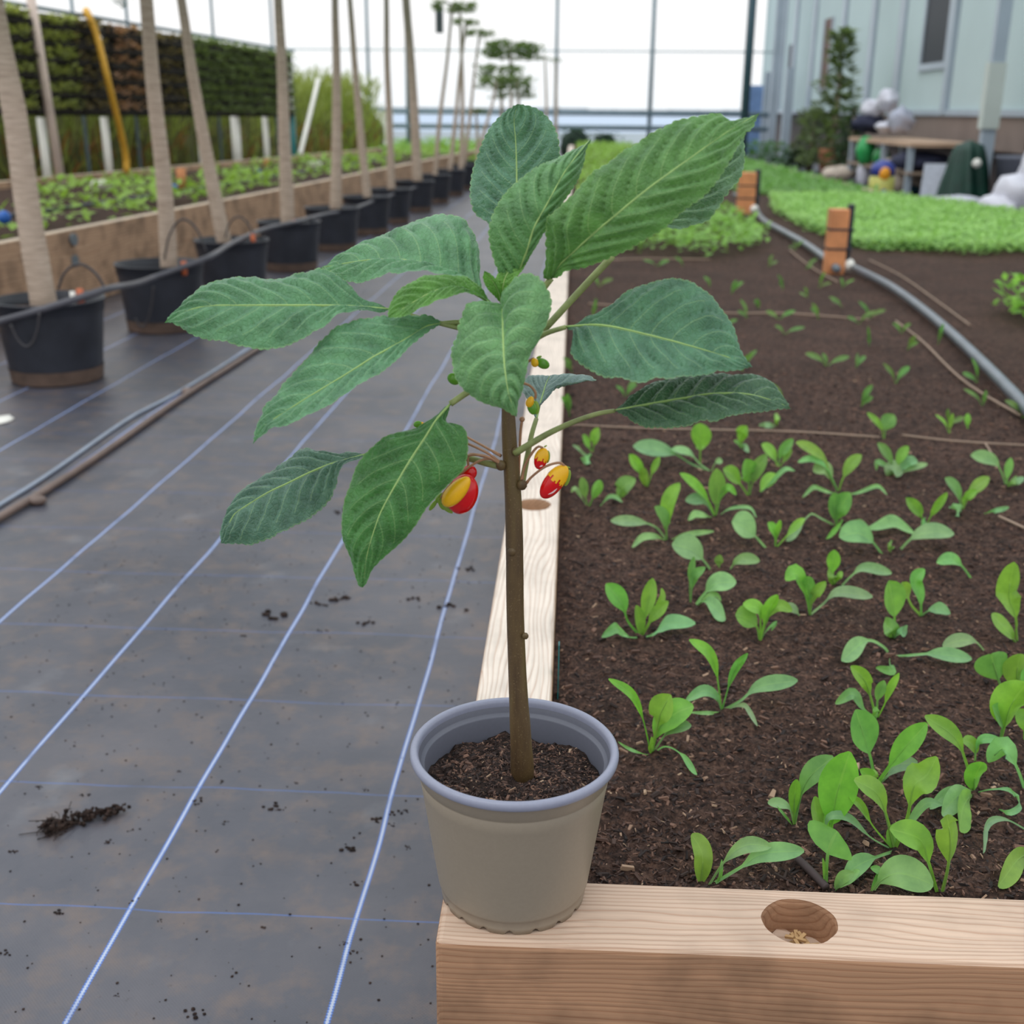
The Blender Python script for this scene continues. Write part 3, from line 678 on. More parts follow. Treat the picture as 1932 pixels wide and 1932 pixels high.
SEEDS = [
('A',290,310,[(85,.35,300,250,340,115),(55,.3,250,250,215,170),(36,.4,240,340,190,290,130,255),(60,.3,270,350,250,385,200,370)]),
('A',735,590,[(95,.4,690,480,640,400,590,330),(85,.1,715,520,700,440),(60,.45,775,480,835,350)]),
('A',1250,460,[(125,.5,1090,410,930,320,620,265),(55,.5,1160,410,1070,320,930,290),(50,.6,1290,400,1345,385)]),
('A',1165,415,[(180,.4,1165,250,1160,80)]),
('A',255,750,[(85,.35,225,650,205,520),(90,.35,290,690,320,620,355,540),(34,.4,200,680,150,610,120,640)]),
('A',345,745,[(34,.2,420,680,480,680,535,720)]),
('A',500,680,[(120,.0,540,600,640,530)]),
('A',895,1015,[(85,.45,800,920,660,880,440,870),(120,.25,890,860,920,700,1000,565),(90,.3,890,920,860,830,795,755),(40,.2,1050,985,1275,955),(46,.25,800,1000,690,1010,610,1085)]),
('A',1290,835,[(90,.4,1240,770,1180,700,1045,705),(160,.3,1290,680,1295,445),(75,.35,1220,700,1120,580,1000,485),(60,.4,1330,680,1390,600,1455,660),(28,.2,1400,775,1560,765,1620,845),(46,.4,1200,830,1120,820,1065,865)]),
('A',1560,665,[(165,.4,1560,540,1530,370),(110,.45,1490,580,1420,500,1350,450),(105,.35,1600,520,1700,330)]),
('A',1800,435,[(85,.3,1750,340,1660,250),(85,.3,1820,330,1915,205),(50,.35,1850,370,1905,290)]),
('A',1640,640,[(90,.2,1690,570,1790,500),(36,.3,1750,550,1850,455,1930,465)]),
('A',1500,280,[(100,.3,1500,180,1540,100),(55,.3,1520,270,1560,315),(30,.3,1470,240,1435,220)]),
('A',1790,95,[(50,.2,1785,60,1780,0),(40,.3,1720,100,1640,95)]),
('A',1695,1075,[(175,.4,1610,1000,1520,920,1420,880)]),
('A',1775,1075,[(75,.4,1765,970,1710,885),(50,.4,1790,960,1812,865),(65,.45,1850,1010,1930,920,2010,850)]),
('A',1260,1265,[(170,.35,1170,1170,1080,1100,935,1060)]),
('A',1085,1535,[(60,.5,1080,1360,1115,1160),(70,.4,1110,1340,1205,1245)]),
('A',1325,1255,[(80,.3,1315,1210,1325,1145)]),
('A',1400,1265,[(88,.25,1450,1205,1540,1180,1645,1195)]),
('A',1120,1545,[(125,.4,1200,1460,1290,1380,1455,1365),(36,.3,1220,1480,1290,1470,1335,1520),(120,.35,1190,1520,1280,1570,1370,1670)]),
('A',690,1795,[(155,.5,580,1690,530,1540,400,1380),(135,.35,720,1620,780,1335),(95,.1,670,1680,645,1555),(90,.4,760,1680,850,1580,905,1520),(65,.4,790,1640,855,1500,850,1415),(85,.4,790,1790,900,1700,1125,1700),(80,.45,580,1810,490,1740,365,1810)]),
('A',1650,1835,[(150,.45,1620,1730,1540,1660,1450,1630),(85,.5,1650,1700,1640,1590,1510,1545),(110,.4,1700,1650,1730,1570,1790,1470),(85,.5,1720,1640,1800,1560,1910,1600),(24,.3,1700,1760,1780,1690,1740,1760)]),
('B',800,205,[(55,.3,770,110,660,-5),(115,.4,815,110,880,10)]),
('B',1330,160,[(46,.3,1335,80,1355,0),(28,.3,1290,80,1215,10)]),
('B',1480,130,[(60,.3,1470,70,1475,0)]),
('B',430,625,[(85,.5,350,480,320,380,200,290,85,235),(90,.4,460,540,520,430,615,335),(50,.5,330,440,210,370,100,395),(100,.4,380,560,320,450,225,470),(34,.3,560,650,740,590,825,660),(34,.3,350,640,230,600,135,680)]),
('B',415,900,[(140,.2,430,800,520,640),(110,.2,400,800,400,640),(75,.55,300,860,210,815,120,900,5,1030),(44,.4,460,860,440,900,330,1015),(60,.4,500,920,600,890,680,930)]),
('B',890,500,[(85,.4,850,380,745,240),(75,.4,920,380,995,265),(75,.3,950,440,1000,390,1070,390),(44,.3,800,420,740,400,735,460),(40,.3,1010,450,1150,410),(110,.0,860,460,950,470)]),
('B',1130,945,[(105,.4,1100,830,975,685),(66,.4,1180,830,1310,640),(85,.0,1130,920,1130,860)]),
('B',1430,775,[(95,.3,1390,640,1290,525),(85,.4,1500,650,1650,515),(75,.3,1460,690,1550,620),(90,.1,1400,790,1330,755)]),
('B',1795,585,[(105,.45,1740,460,1670,380,1500,340),(78,.3,1795,480,1825,360),(44,.2,1830,570,1875,510),(40,.2,1870,560,1935,520)]),
('B',790,1135,[(145,.35,690,1030,580,970,435,1000)]),
('B',855,1110,[(56,.1,855,1080,857,1035)]),
('B',925,1095,[(100,.3,1030,1010,1180,960,1365,975)]),
('B',560,925,[(78,.3,700,930,870,880,1045,970)]),
('B',395,1375,[(125,.4,380,1260,395,1105),(85,.0,380,1330,365,1260),(48,.3,430,1330,460,1280)]),
('B',440,1395,[(84,.35,540,1310,640,1250,860,1295)]),
('B',200,1615,[(125,.4,190,1430,180,1320),(105,.45,170,1500,90,1300,0,1350),(95,.3,230,1480,325,1360),(80,.35,300,1550,430,1450,705,1485)]),
('B',130,1640,[(60,.3,70,1590,-5,1560)]),
('B',1515,1335,[(88,.45,1430,1240,1340,1180,1225,1210)]),
('B',880,1800,[(225,.4,880,1650,860,1500,835,1355),(140,.0,860,1760,800,1690),(75,.3,930,1780,985,1745)]),
('B',1100,1625,[(115,.25,1090,1490,1050,1360,1125,1260),(85,.45,1160,1600,1240,1580,1335,1620),(110,.6,1020,1560,980,1470,940,1370)]),
('B',1885,1850,[(205,.35,1860,1640,1810,1480,1850,1205),(115,.3,1810,1780,1670,1625)]),
('B',1590,800,[(38,.2,1700,790,1810,760)]),
('C',665,890,[(58,.45,600,640,520,480,365,375),(165,.5,700,740,730,620,800,485),(135,.3,720,720,830,620,960,565),(66,.5,770,760,850,710,945,700),(46,.55,760,850,870,900,985,1045),(20,.3,540,880,430,815),(44,.1,665,850,665,780)]),
('C',1160,580,[(78,.45,1120,330,1060,190,930,100),(66,.4,1220,390,1270,280,1340,195),(68,.2,1120,500,1030,460,905,530),(88,.4,1290,530,1420,430,1690,385),(36,.3,1300,560,1350,600,1410,705),(22,.3,1080,615,930,610)]),
('C',1010,1800,[(150,.05,1025,1640,1000,1550,945,1465)]),
('C',1135,1805,[(34,.0,1150,1720,1160,1640)]),
('C',1060,1810,[(100,.4,1180,1650,1330,1540,1505,1550),(115,.4,1300,1690,1450,1600,1735,1580)]),
('D',855,200,[(105,.45,800,150,680,110,510,245),(84,.5,1000,210,1180,200,1425,235),(46,.55,850,260,870,320,755,300)]),
('D',760,640,[(110,.45,710,480,670,380,575,285),(84,.5,765,500,810,385),(56,.4,810,560,850,450,915,335),(75,.3,660,580,590,480,470,550),(75,.0,750,620,750,570)]),
('D',750,1110,[(235,.45,720,960,680,820,610,590),(125,.35,800,1060,920,900,1110,685),(88,.35,830,1060,900,980,1045,960),(84,.2,720,1070,640,1010),(60,.1,740,1060,730,1000)]),
('D',180,1390,[(92,.3,180,1250,195,1080),(56,.45,150,1290,90,1250,-5,1245),(18,.2,110,1330,60,1270),(115,.45,230,1180,300,1050,455,920)]),
('D',885,1555,[(115,.5,830,1360,760,1180,600,1080),(54,.55,740,1420,640,1260,560,1205),(165,.5,970,1360,1020,1130,1110,1050,1180,920),(56,.3,980,1400,1100,1250,1220,1260),(44,.35,720,1490,560,1350,430,1340,395,1420),(90,.5,740,1630,600,1700,520,1810),(90,.0,870,1480,880,1390)]),
('D',420,1520,[(275,.25,450,1360,480,1180,570,885),(120,.3,340,1330,320,1200),(110,.3,380,1420,380,1300)]),
('D',405,1845,[(330,.62,410,1660,430,1550,480,1440),(36,.1,395,1740,380,1630)]),
('D',450,1850,[(66,.2,520,1770,600,1730),(50,.2,540,1790,640,1720)]),
('D',715,1860,[(165,.25,800,1780,940,1740,1155,1815),(56,.1,780,1740,715,1700)]),
('D',1195,1885,[(165,.45,1120,1660,1060,1500,850,1425)]),
('D',1215,1885,[(190,.45,1265,1680,1275,1500,1250,1330)]),
('D',1445,1155,[(125,.5,1380,950,1300,780,1095,635),(155,.1,1450,1060,1500,960),(56,.3,1380,1150,1240,1190,1130,1285),(42,.3,1560,1150,1700,1160,1760,1260,1690,1315,1615,1290),(135,.35,1400,1210,1360,1290,1340,1440),(110,.3,1340,1190,1280,1240,1215,1330)]),
('D',1445,965,[(84,.4,1450,880,1410,820,1355,810),(50,.4,1460,860,1500,800,1630,800)]),
('D',1810,1160,[(145,.45,1740,1000,1650,860,1540,960)]),
('D',1615,855,[(290,.35,1660,700,1700,560,1810,400),(120,.5,1640,740,1620,640,1570,560)]),
('D',1655,475,[(270,.4,1610,370,1580,280,1560,200)]),
('D',1760,480,[(200,.3,1740,360,1760,200),(110,.4,1800,420,1800,300)]),
('D',1860,1440,[(52,.3,1660,1360,1530,1400,1505,1595)]),
('D',1860,1590,[(125,.2,1760,1630,1610,1830)]),
('D',1530,180,[(66,.35,1440,110,1330,110,1220,145)]),
('D',1800,800,[(150,.4,1800,700,1850,600),(90,.4,1860,760,1870,700)]),
]
ORD = ['first', 'second', 'third', 'fourth', 'fifth', 'sixth', 'seventh', 'eighth', 'ninth', 'tenth', 'eleventh', 'twelfth', 'thirteenth', 'fourteenth', 'fifteenth', 'sixteenth', 'seventeenth', 'eighteenth', 'nineteenth', 'twentieth']
NUM = ['no', 'one', 'two', 'three', 'four', 'five', 'six', 'seven', 'eight']
made = []
rs_ = random.Random(21)
for (cr_, bx, by, lv) in SEEDS:
    ox, oy, sc_ = CV[cr_]; px, py = ox+bx/sc_, oy+by/sc_
    g0 = onz(px, py, SZ); g0 = onz(px, py, sh(g0.x, g0.y))
    if g0.y < BY1+.005: g0.y = BY1+.005; g0.z = sh(g0.x, g0.y)
    r_ = empty('spinach_seedling', g0-Vector((0, 0, .002)))
    dist = (g0-CAM).dot(FW)
    for li, q in enumerate(lv):
        w, s = q[0], q[1]; pp = [(ox+q[i]/sc_, oy+q[i+1]/sc_) for i in range(2, len(q), 2)]
        n_ = len(pp); dz = rs_.uniform(-.018, .02) * (1 if w > 60 else .6)
        P = [g0-Vector((0, 0, .004))]
        # spreading leaves stay above the soil: never deeper than the point where the sight line meets the ground
        for k, (x, y) in enumerate(pp):
            t = (k+1)/n_; Y = g0.y+dz*t
            gp_ = onz(x, y, SZ+.004+.006*sin(pi*t)); Y = min(Y, gp_.y); P.append(ony(x, y, Y))
        hor = abs(pp[-1][1]-py) < abs(pp[-1][0]-px)*.9
        col = G3 if hor else rs_.choice([G1, G2, G2])
        col = tuple(c*rs_.uniform(.93, 1.06) for c in col)
        small_leaf(P, w/sc_*dist/FPX*.88, s, col, 'leaf', r_, roll=rs_.uniform(-.5, .5))
    made.append((r_, len(lv), g0, 'near'))
# sparse thin seedlings behind the string
SP2 = [(1270,580),(1290,500),(1175,470),(1340,540),(1380,552),(1432,580),(1478,545),(1525,560),(1545,600),(1500,470),(1590,580),(1640,600),(1560,690),(1615,690),(1640,655),(1480,630),(1470,600),(1410,600),(1545,540),(1590,540),(1520,505),(1450,500),(1700,630),(1712,660),(1240,500),(1255,460),(1120,600),(1130,540),(1625,760),(1790,800),(1845,720),(1770,650),(1855,760),(1930,790),(1480,760),(1400,700),(1620,610),(1370,615),(1210,470),(1125,470),(1235,560),(1690,720),(1080,700),(1075,780),(1180,745)]
for (x, y) in SP2:
    g0 = onz(x, y, SZ); g0.z = sh(g0.x, g0.y)
    r_ = empty('narrow_seedling', g0-Vector((0, 0, .002)))
    for k in range(rs_.choice([2, 2, 3])):
        a = rs_.uniform(-1.2, 1.2); h = rs_.uniform(.035, .075); sx = h*sin(a)*rs_.choice([-1, 1]); sy = rs_.uniform(-.02, .02); hz = h*abs(cos(a))
        P = [g0-Vector((0, 0, .003)), g0+Vector((sx*.35, sy*.3, hz*.55)), g0+Vector((sx, sy, hz))]
        small_leaf(P, rs_.uniform(.008, .014), .25, tuple(c*rs_.uniform(.9, 1.05) for c in (104, 150, 72)), 'leaf', r_)
    made.append((r_, 2, g0, 'far'))
for zone in ('near', 'far'):
    it = sorted([q for q in made if q[3] == zone], key=lambda q: q[2].y); k = 0; row = 0
    rowlen = 9
    while k < len(it):
        rw = sorted(it[k:k+rowlen], key=lambda q: q[2].x)
        for j, (o, nl, g0, _) in enumerate(rw):
            if zone == 'near': lb = '%s-leaved spinach seedling in the %s row behind the front beam, %s from the left' % (NUM[min(nl, 8)], ORD[row], ORD[j]); tag(o, lb, 'seedling', 'spinach seedlings in the near soil')
            else: lb = 'thin narrow-leaved seedling behind the soil string, row %s from it, %s from the left' % (ORD[row], ORD[j]); tag(o, lb, 'seedling', 'thin seedlings in the bare middle of the bed')
        k += rowlen; row += 1
# ================================================================== RIGHT BED: carpets of greens, stakes, hoses
def scatter(name, pts, size, col, mats=None, up=.6, parent=None, seed=1, stuff=True):
    """many small folded leaves, one object"""
    rd = random.Random(seed); b = MB()
    for p in pts:
        s = size*rd.uniform(.6, 1.3); az = rd.random()*6.283; el = rd.uniform(-.2, 1)*up
        d = Vector((cos(az)*cos(el), sin(az)*cos(el), sin(el))); sd = Vector((-sin(az), cos(az), rd.uniform(-.3, .3)))*.34
        n_ = d.cross(sd).normalized(); p = Vector(p)
        b.add([p, p+d*s*.5+sd*s+n_*s*.08, p+d*s, p+d*s*.5-sd*s+n_*s*.08], [(0, 1, 2), (0, 2, 3)], 0, [(.5, 0), (.9, .5), (.5, 1), (.1, .5)])
    o = b.build(name, mats or M_FOL, parent, False, lin(col))
    if stuff: o['kind'] = 'stuff'
    return o
def inpoly(x, y, P):
    c = False
    for i in range(len(P)):
        (x1, y1), (x2, y2) = P[i], P[i-1]
        if (y1 > y) != (y2 > y) and x < (x2-x1)*(y-y1)/(y2-y1)+x1: c = not c
    return c
def carpet(P, n, h, rd, edge=.15):
    x0, x1 = min(p[0] for p in P), max(p[0] for p in P); y0, y1 = min(p[1] for p in P), max(p[1] for p in P); out = []
    while len(out) < n:
        x, y = rd.uniform(x0, x1), rd.uniform(y0, y1)
        if inpoly(x+.06*noise.noise((y*4, 1, 0)), y+.10*noise.noise((x*3, 2, 0)), P): out.append((x, y, sh(x, y)+h*rd.random()**.6*(1+.35*noise.noise((x*2.5, y*2.5, 3)))))
    return out
rd = random.Random(4)
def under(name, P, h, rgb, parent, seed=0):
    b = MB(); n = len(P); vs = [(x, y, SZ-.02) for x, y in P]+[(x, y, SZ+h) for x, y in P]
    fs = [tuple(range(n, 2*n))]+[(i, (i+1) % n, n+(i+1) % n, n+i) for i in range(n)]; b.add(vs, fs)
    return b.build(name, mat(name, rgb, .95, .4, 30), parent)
C1 = [(1.50, 6.25), (2.0, 6.12), (3.22, 6.3), (3.2, 8.2), (2.75, 9.7), (2.70, 10.1), (1.62, 10.1), (1.42, 8.6), (1.40, 7.3)]
o = scatter('microgreen_carpet', carpet(C1, 28000, .07, rd), .028, (166, 212, 126), up=.9); tag(o, 'dense bright green carpet of young leaves beyond the near orange stake', 'greens', kind='stuff')
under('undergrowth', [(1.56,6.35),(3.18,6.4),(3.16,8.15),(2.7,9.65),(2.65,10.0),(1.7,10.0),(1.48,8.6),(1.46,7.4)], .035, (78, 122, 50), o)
C0 = [(1.45, 10.5), (2.68, 10.4), (2.5, 17.4), (2.4, 23.5), (1.2, 23.5), (1.35, 14)]
o = scatter('leafy_greens', carpet(C0, 9000, .05, rd), .05, (122, 172, 92), up=.9); tag(o, 'darker green rows of leafy plants far along the right bed', 'greens', kind='stuff')
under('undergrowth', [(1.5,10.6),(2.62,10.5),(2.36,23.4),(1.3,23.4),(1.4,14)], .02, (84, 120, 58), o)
C3 = [(.18, 6.0), (.75, 5.75), (1.05, 6.4), (1.10, 7.2), (.9, 8.8), (.15, 8.8)]
o = scatter('leafy_greens', carpet(C3, 2600, .10, rd), .045, (140, 190, 92), up=.9); tag(o, 'loose patch of pale green lettuce left of the dark hose', 'greens', kind='stuff')
C4 = [(.05, 9.3), (1.15, 9.3), (1.1, 23.5), (.05, 23.5)]
o = scatter('leafy_greens', carpet(C4, 5200, .12, rd), .055, (150, 196, 84), up=.9); tag(o, 'yellow-green rows far behind the big right leaf of the plant', 'greens', kind='stuff')
C5 = [(1.52, 4.35), (1.60, 3.55), (2.3, 3.2), (2.9, 3.8), (2.9, 4.5), (1.9, 4.65)]
o = scatter('leafy_greens', carpet(C5, 2600, .13, rd), .05, (132, 190, 62), up=.9); tag(o, 'bright green lettuce clump at the right edge past the hose', 'greens', kind='stuff')
# strings
def rope(name, P, r, m_, label, cat='string', n=40, nn=6, **k):
    b = MB(); b.tube(spl(P, n), r, nn); o = b.build(name, m_, None, True)
    if label: tag(o, label, cat, **k)
    return o
def sz(x, y, dz): return (x, y, sh(x, y)+dz)
def pz_(lst, dz): 
    out = []
    for x, y in lst:
        p = onz(x, y, SZ+dz); out.append((p.x, p.y, sh(p.x, p.y)+dz))
    return out
rope('garden_string', pz_([(1072,796),(1200,802),(1350,808),(1500,813),(1660,822)], .006), .0022, M_STRING, 'pale twine laid across the soil left of the buried gap')
rope('garden_string', pz_([(1702,819),(1800,830),(1932,838),(2050,843)], .006), .0022, M_STRING, 'pale twine across the soil at the right edge of the bed')
rope('garden_string', pz_([(1110,570),(1250,580),(1380,588),(1480,588),(1640,601)], .006), .003, M_STRING, 'pale twine laid across the soil in the sparse middle part')
rope('garden_string', pz_([(1490,470),(1530,500),(1580,530)], .012), .003, M_STRING, 'thin pale line left of the near orange stake')
rope('garden_string', pz_([(1690,605),(1740,645),(1800,700),(1850,735),(1925,785)], .008), .003, M_STRING, 'thin pale line running beside the dark hose on its left')
rope('garden_string', pz_([(1640,490),(1700,520),(1760,560),(1830,610)], .015), .003, M_STRING, 'thin pale line running beside the dark hose on its right')
rope('garden_string', pz_([(1110,492),(1220,488),(1340,488)], .006), .003, M_STRING, 'pale twine in front of the loose lettuce patch')
rope('garden_hose', pz_([(1612,502),(1680,538),(1750,588),(1830,660),(1932,765),(2020,870)], .03), .015, M_GREYPIPE, 'dark grey hose running to the right edge from the near stake', 'hose', nn=12)
rope('garden_hose', pz_([(1425,392),(1440,415),(1480,437),(1520,460),(1560,488),(1580,505)], .03), .017, M_GREYPIPE, 'grey hose linking the two orange stakes', 'hose', nn=12)
rope('garden_hose', pz_([(1385,366),(1408,372)], .03), .015, M_GREYPIPE, 'short grey pipe piece left of the far orange stake', 'hose', nn=12)
for (x, y, r_, lb) in ((1600, 500, .030, 'round white cap on the hose at the near stake'), (1423, 395, .032, 'round white cap on the hose at the far stake')):
    p = onz(x, y, SZ+.03); b = MB(); b.sphere(p, r_, 16); tag(b.build('round_connector', M_WHITE, None, True), lb, 'cap')
def stake(x, y, ytop, w, lb):
    p = onz(x, y, SZ); p.z = SZ-.01; top = ony(x, ytop, p.y).z; t = empty('garden_stake', p)
    ww = w*p.y/FPX*.93/2*1.06
    b = MB(); b.box((p.x-ww, p.y-ww, p.z), (p.x+ww, p.y+ww, top)); o = b.build('post', M_ORANGE, t); bevel(o, .004)
    b = MB(); b.box((p.x+ww, p.y-ww*.5, p.z+.05), (p.x+ww*1.55, p.y+ww*.6, top+.02)); b.build('black_strip', M_BLACK, t)
    for f in (.38, .68):
        zc = p.z+(top-p.z)*f; b = MB(); b.box((p.x-ww-.002, p.y-ww-.002, zc), (p.x+ww*1.6, p.y+ww+.002, zc+.009)); b.build('cable_tie', M_BLACK, t)
    tag(t, lb, 'stake', 'orange stakes in the right bed')
stake(1572, 512, 394, 34, 'orange wooden stake with black strip nearer the camera')
stake(1405, 402, 325, 30, 'orange wooden stake with black strip behind the big leaf tip')
# plant tag at the side beam
p = onz(1055, 1312, SZ); b = MB(); b.box((p.x-.0022, p.y-.006, SZ-.02), (p.x-.0010, p.y+.006, SZ+.070)); tag(b.build('plant_tag', M_TEAL), 'teal plastic plant tag standing in the soil against the side beam', 'plant tag')
# twig and bits in the bed
rope('bark_strip', pz_([(1505,1618),(1530,1640),(1560,1668)], .006), .004, mat('dark_bark', (70, 58, 58), .8), 'long dark bark strip lying near the front beam', 'bark')
rope('twig', pz_([(1860,835),(1875,862)], .006), .002, M_STRING, 'short twig lying just below the twine', 'twig')
rope('twig', pz_([(1885,968),(1940,992)], .006), .0025, M_STRING, 'pale brown twig at the right edge of the bed', 'twig')

# ================================================================== FLOOR BITS
p0 = onz(0, 972, 0); p1 = onz(480, 664, 0)
pp = [(-60,1012),(0,975),(70,935),(200,850),(350,745),(480,662),(640,555)]
rope('irrigation_pipe', [tuple(onz(x, y, .012)) for x, y in pp], .010, M_BROWNPIPE, 'dusty brown irrigation pipe lying along the woven floor', 'pipe', nn=10)
pp = [(-60,995),(0,958),(100,895),(250,790),(340,742),(480,655),(640,548)]
rope('irrigation_pipe', [tuple(onz(x, y, .006)+Vector((-.012, 0, .0))) for x, y in pp], .006, M_LBLUE, 'thin pale blue-grey pipe beside the dusty brown one', 'pipe', nn=10)
for (x, y, lb) in ((355, 738, 'brown pipe clip on the floor pipe further away'), (70, 944, 'brown pipe clip on the floor pipe nearer the left edge')):
    q = onz(x, y, .012); b = MB(); b.sphere(q, (.026, .020, .014), 12); tag(b.build('pipe_clip', M_BROWNPIPE, None, True), lb, 'clip')
q = onz(8, 795, 0); b = MB()
b.sphere(q+Vector((-.02, 0, .004)), (.05, .06, .006), 14, rag=.5); tag(b.build('wet_paper', M_WHITE, None, True), 'white scrap lying on the floor at the left edge', 'scrap')
rd = random.Random(9)
b = MB(); q = onz(140, 1562, 0)
for k in range(170):
    f = rd.random(); c_ = q+Vector((-.035+.085*f+rd.gauss(0, .007), -.012+.055*f+rd.gauss(0, .007), .003+rd.random()*.014*(1-abs(f-.5))))
    b.sphere(c_, rd.uniform(.0015, .0045), 6, rag=.4)
for k in range(46):
    a = rd.uniform(1.8, 4.6); l_ = rd.uniform(.02, .05); s_ = q+Vector((-.015+rd.gauss(0, .01), rd.gauss(0, .006), .003)); P = [s_]
    for j in range(3): a += rd.uniform(-.7, .7); P.append(P[-1]+Vector((cos(a)*l_/3, sin(a)*l_/3, rd.uniform(-.001, .004))))
    b.tube(spl(P, 8), .0006, 4)
tag(b.build('root_clump', M_PSOIL), 'clump of dark soil with fine roots lying on the woven floor', 'soil clump')
b = MB()
cl = [(75,1485,6),(160,1500,7),(375,1512,9),(508,1522,12),(530,1528,7),(425,1552,6),(420,1475,5),(112,1722,10),(300,1738,5),(370,1910,14),(715,1548,10),(740,1555,6),(745,1535,8),(765,1530,6),(770,1600,6),(645,965,9),(520,1163,18),(690,1176,12),(605,1190,6),(460,1200,6),(850,1145,14),(600,1140,10),(780,1130,10),(650,1780,6),(665,1795,7),(220,1880,5),(10,1795,9),(25,1605,8),(560,1477,4),(205,1590,7),(245,1568,5),(690,1490,5),(668,1670,8),(880,1075,10),(640,1130,16),(340,1455,5),(660,1602,12)]
for (x, y, s) in cl:
    q = onz(x, y, 0)
    for k in range(7):
        s2 = s*q.y/FPX*rd.uniform(.25, .5); b.sphere(q+Vector((rd.gauss(0, s*.0004*q.y), rd.gauss(0, s*.0003*q.y), s2*.3)), (s2, s2*.8, s2*.45), 6, rag=.4)
for k in range(900):
    x = rd.uniform(-1.1, -.12); y = rd.uniform(1.0, 3.0); s2 = rd.uniform(.0007, .0024); b.sphere((x, y, s2*.3), (s2, s2, s2*.5), 5, rag=.3)
tag(b.build('soil_crumbs', M_PSOIL), 'dark soil crumbs scattered over the woven floor', 'soil crumbs', kind='stuff')

# ================================================================== POTTED TREES ALONG THE LEFT
TR = [ # pot y, trunk pixel base, trunk pixel top, width at base px, width at top px
 (4.35, (82,560), (-8,40), 48, 34, -60), (5.45, (318,497), (276,0), 31, 20, 0), (6.5, (424,446), (342,0), 27, 12, 0), (7.65, (543,418), (525,0), 26, 12, 0),
 (8.8, (632,388), (632,0), 21, 9, 0), (10.0, (694,366), (660,0), 16, 7, 0), (11.0, (738,350), (729,0), 14, 7, 0), (12.3, (788,338), (766,0), 18, 12, 0),
 (13.5, (820,328), (853,10), 9, 5, 1), (14.7, (848,318), (880,40), 9, 5, 1), (15.9, (873,310), (905,62), 8, 4, 1), (17.2, (900,303), (938,150), 8, 4, 1)]
potn = ['nearest', 'second', 'third', 'fourth', 'fifth', 'sixth', 'seventh', 'eighth', 'ninth', 'tenth', 'eleventh', 'farthest']
gt = G('trunk_bark'); vz = gt.obj((6, 6, 60)); nz = gt.noise(2, 4, vz); sz3 = gt.n('ShaderNodeSeparateXYZ'); gt.l(gt.n('ShaderNodeNewGeometry').outputs['Position'], sz3.inputs[0])
cc = gt.ramp(nz, [(.25, lin((160, 140, 124))), (.55, lin((196, 176, 158))), (.8, lin((216, 200, 184)))])
cc = gt.mix(gt.ramp(gt.math('DIVIDE', sz3.outputs[2], 3.), [(.33, 0.), (.6, .75)]), cc, lin((104, 110, 88)))
gt.l(cc, gt.b.inputs['Base Color']); gt.b.inputs['Roughness'].default_value = .8; gt.bump(nz, .5, .006)
def black_pot(t, c, R=.205, H=.31):
    b = MB(); pr = [(0, .01), (R*.78, .01), (R*.80, 0), (R*.82, .02), (R*.94, H*.82), (R*.945, H*.84), (R*.965, H*.86), (R*.975, H*.97), (R, H*.975), (R, H), (R*.96, H), (R*.95, H-.05), (R*.93, H-.07)]
    b.lathe(pr, c, 40); o = b.build('pot', M_BLACK, t, True)
    b = MB(); b.lathe([(R*.822, .004), (R*.835, .03), (R*.852, .055)], (c[0], c[1], c[2]), 40); 
    o2 = b.build('dusty_base', mat('dust_on_pot', (96, 78, 68), .8, .3, 12), o, True)
    b = MB(); b.lathe([(0, H-.045), (R*.5, H-.043), (R*.945, H-.05)], c, 28, 0, lambda r, z, a: (r, z+.012*noise.noise((r*20, a*2, c[1])))); b.build('potting_soil', M_SOIL, t, True)
def crown(t, p, R, n, seed, hang=.35, col=(112, 140, 66)):
    """umbrella of long-stalked leaves, the leaf blades drooping at the rim"""
    rd2 = random.Random(seed); b = MB(); pts = []
    for k in range(n):
        a = 2*pi*k/n+rd2.uniform(-.2, .2); r = R*rd2.uniform(.55, 1); e_ = p+Vector((cos(a)*r, sin(a)*r, rd2.uniform(.0, .12)*R))
        b.tube([p, p.lerp(e_, .5)+Vector((0, 0, R*.12)), e_], .008, 4)
        for j in range(80):
            q = e_+Vector((rd2.gauss(0, R*.16), rd2.gauss(0, R*.16), rd2.uniform(-hang, .06)*R)); pts.append(q)
    b.build('leaf_stalks', M_TRUNKG, t); scatter('foliage', pts, R*.20, col, up=.9, parent=t, seed=seed)
for i, (Y, (bx, by), (tx, ty), w0, w1, cr) in enumerate(TR):
    x = -1.975+.045*(Y-4.35); c = Vector((x, Y, .001)); t = empty('potted_tree', c)
    black_pot(t, c)
    s0 = ony(bx, by, Y+.02); s0.x = min(x+.1, max(x-.1, s0.x)); s0.z = .25
    up_ = ony(tx, ty, Y+.02); P = [s0, s0.lerp(up_, .35)+Vector((.012*sin(i*2.1), 0, 0)), s0.lerp(up_, .7)+Vector((.012*cos(i*1.7), 0, 0)), up_]
    if cr == 0 or cr == -60:
        d = (up_-s0); P.append(up_+d*(.5 if cr == 0 else .6))
    S = spl(P, 30); k0 = Y/FPX*.52; b = MB()
    b.tube(S, [max(.006, (w0+(w1-w0)*min(1, q/24))*k0*(1+.05*noise.noise((q*.9, i, 0)))) for q in range(30)], 14); b.build('trunk', gt.m, t, True)
    if cr == 1: crown(t, up_, .16+.03*(i % 3), 5, i)
    elif True: crown(t, S[-1], .55, 9, i)
    tag(t, '%s black nursery pot in the left row, with a tall bare papaya trunk' % potn[i] if i < 8 else '%s pot in the left row, slim tree with small leafy crown' % potn[i], 'potted tree', 'potted trees along the left')
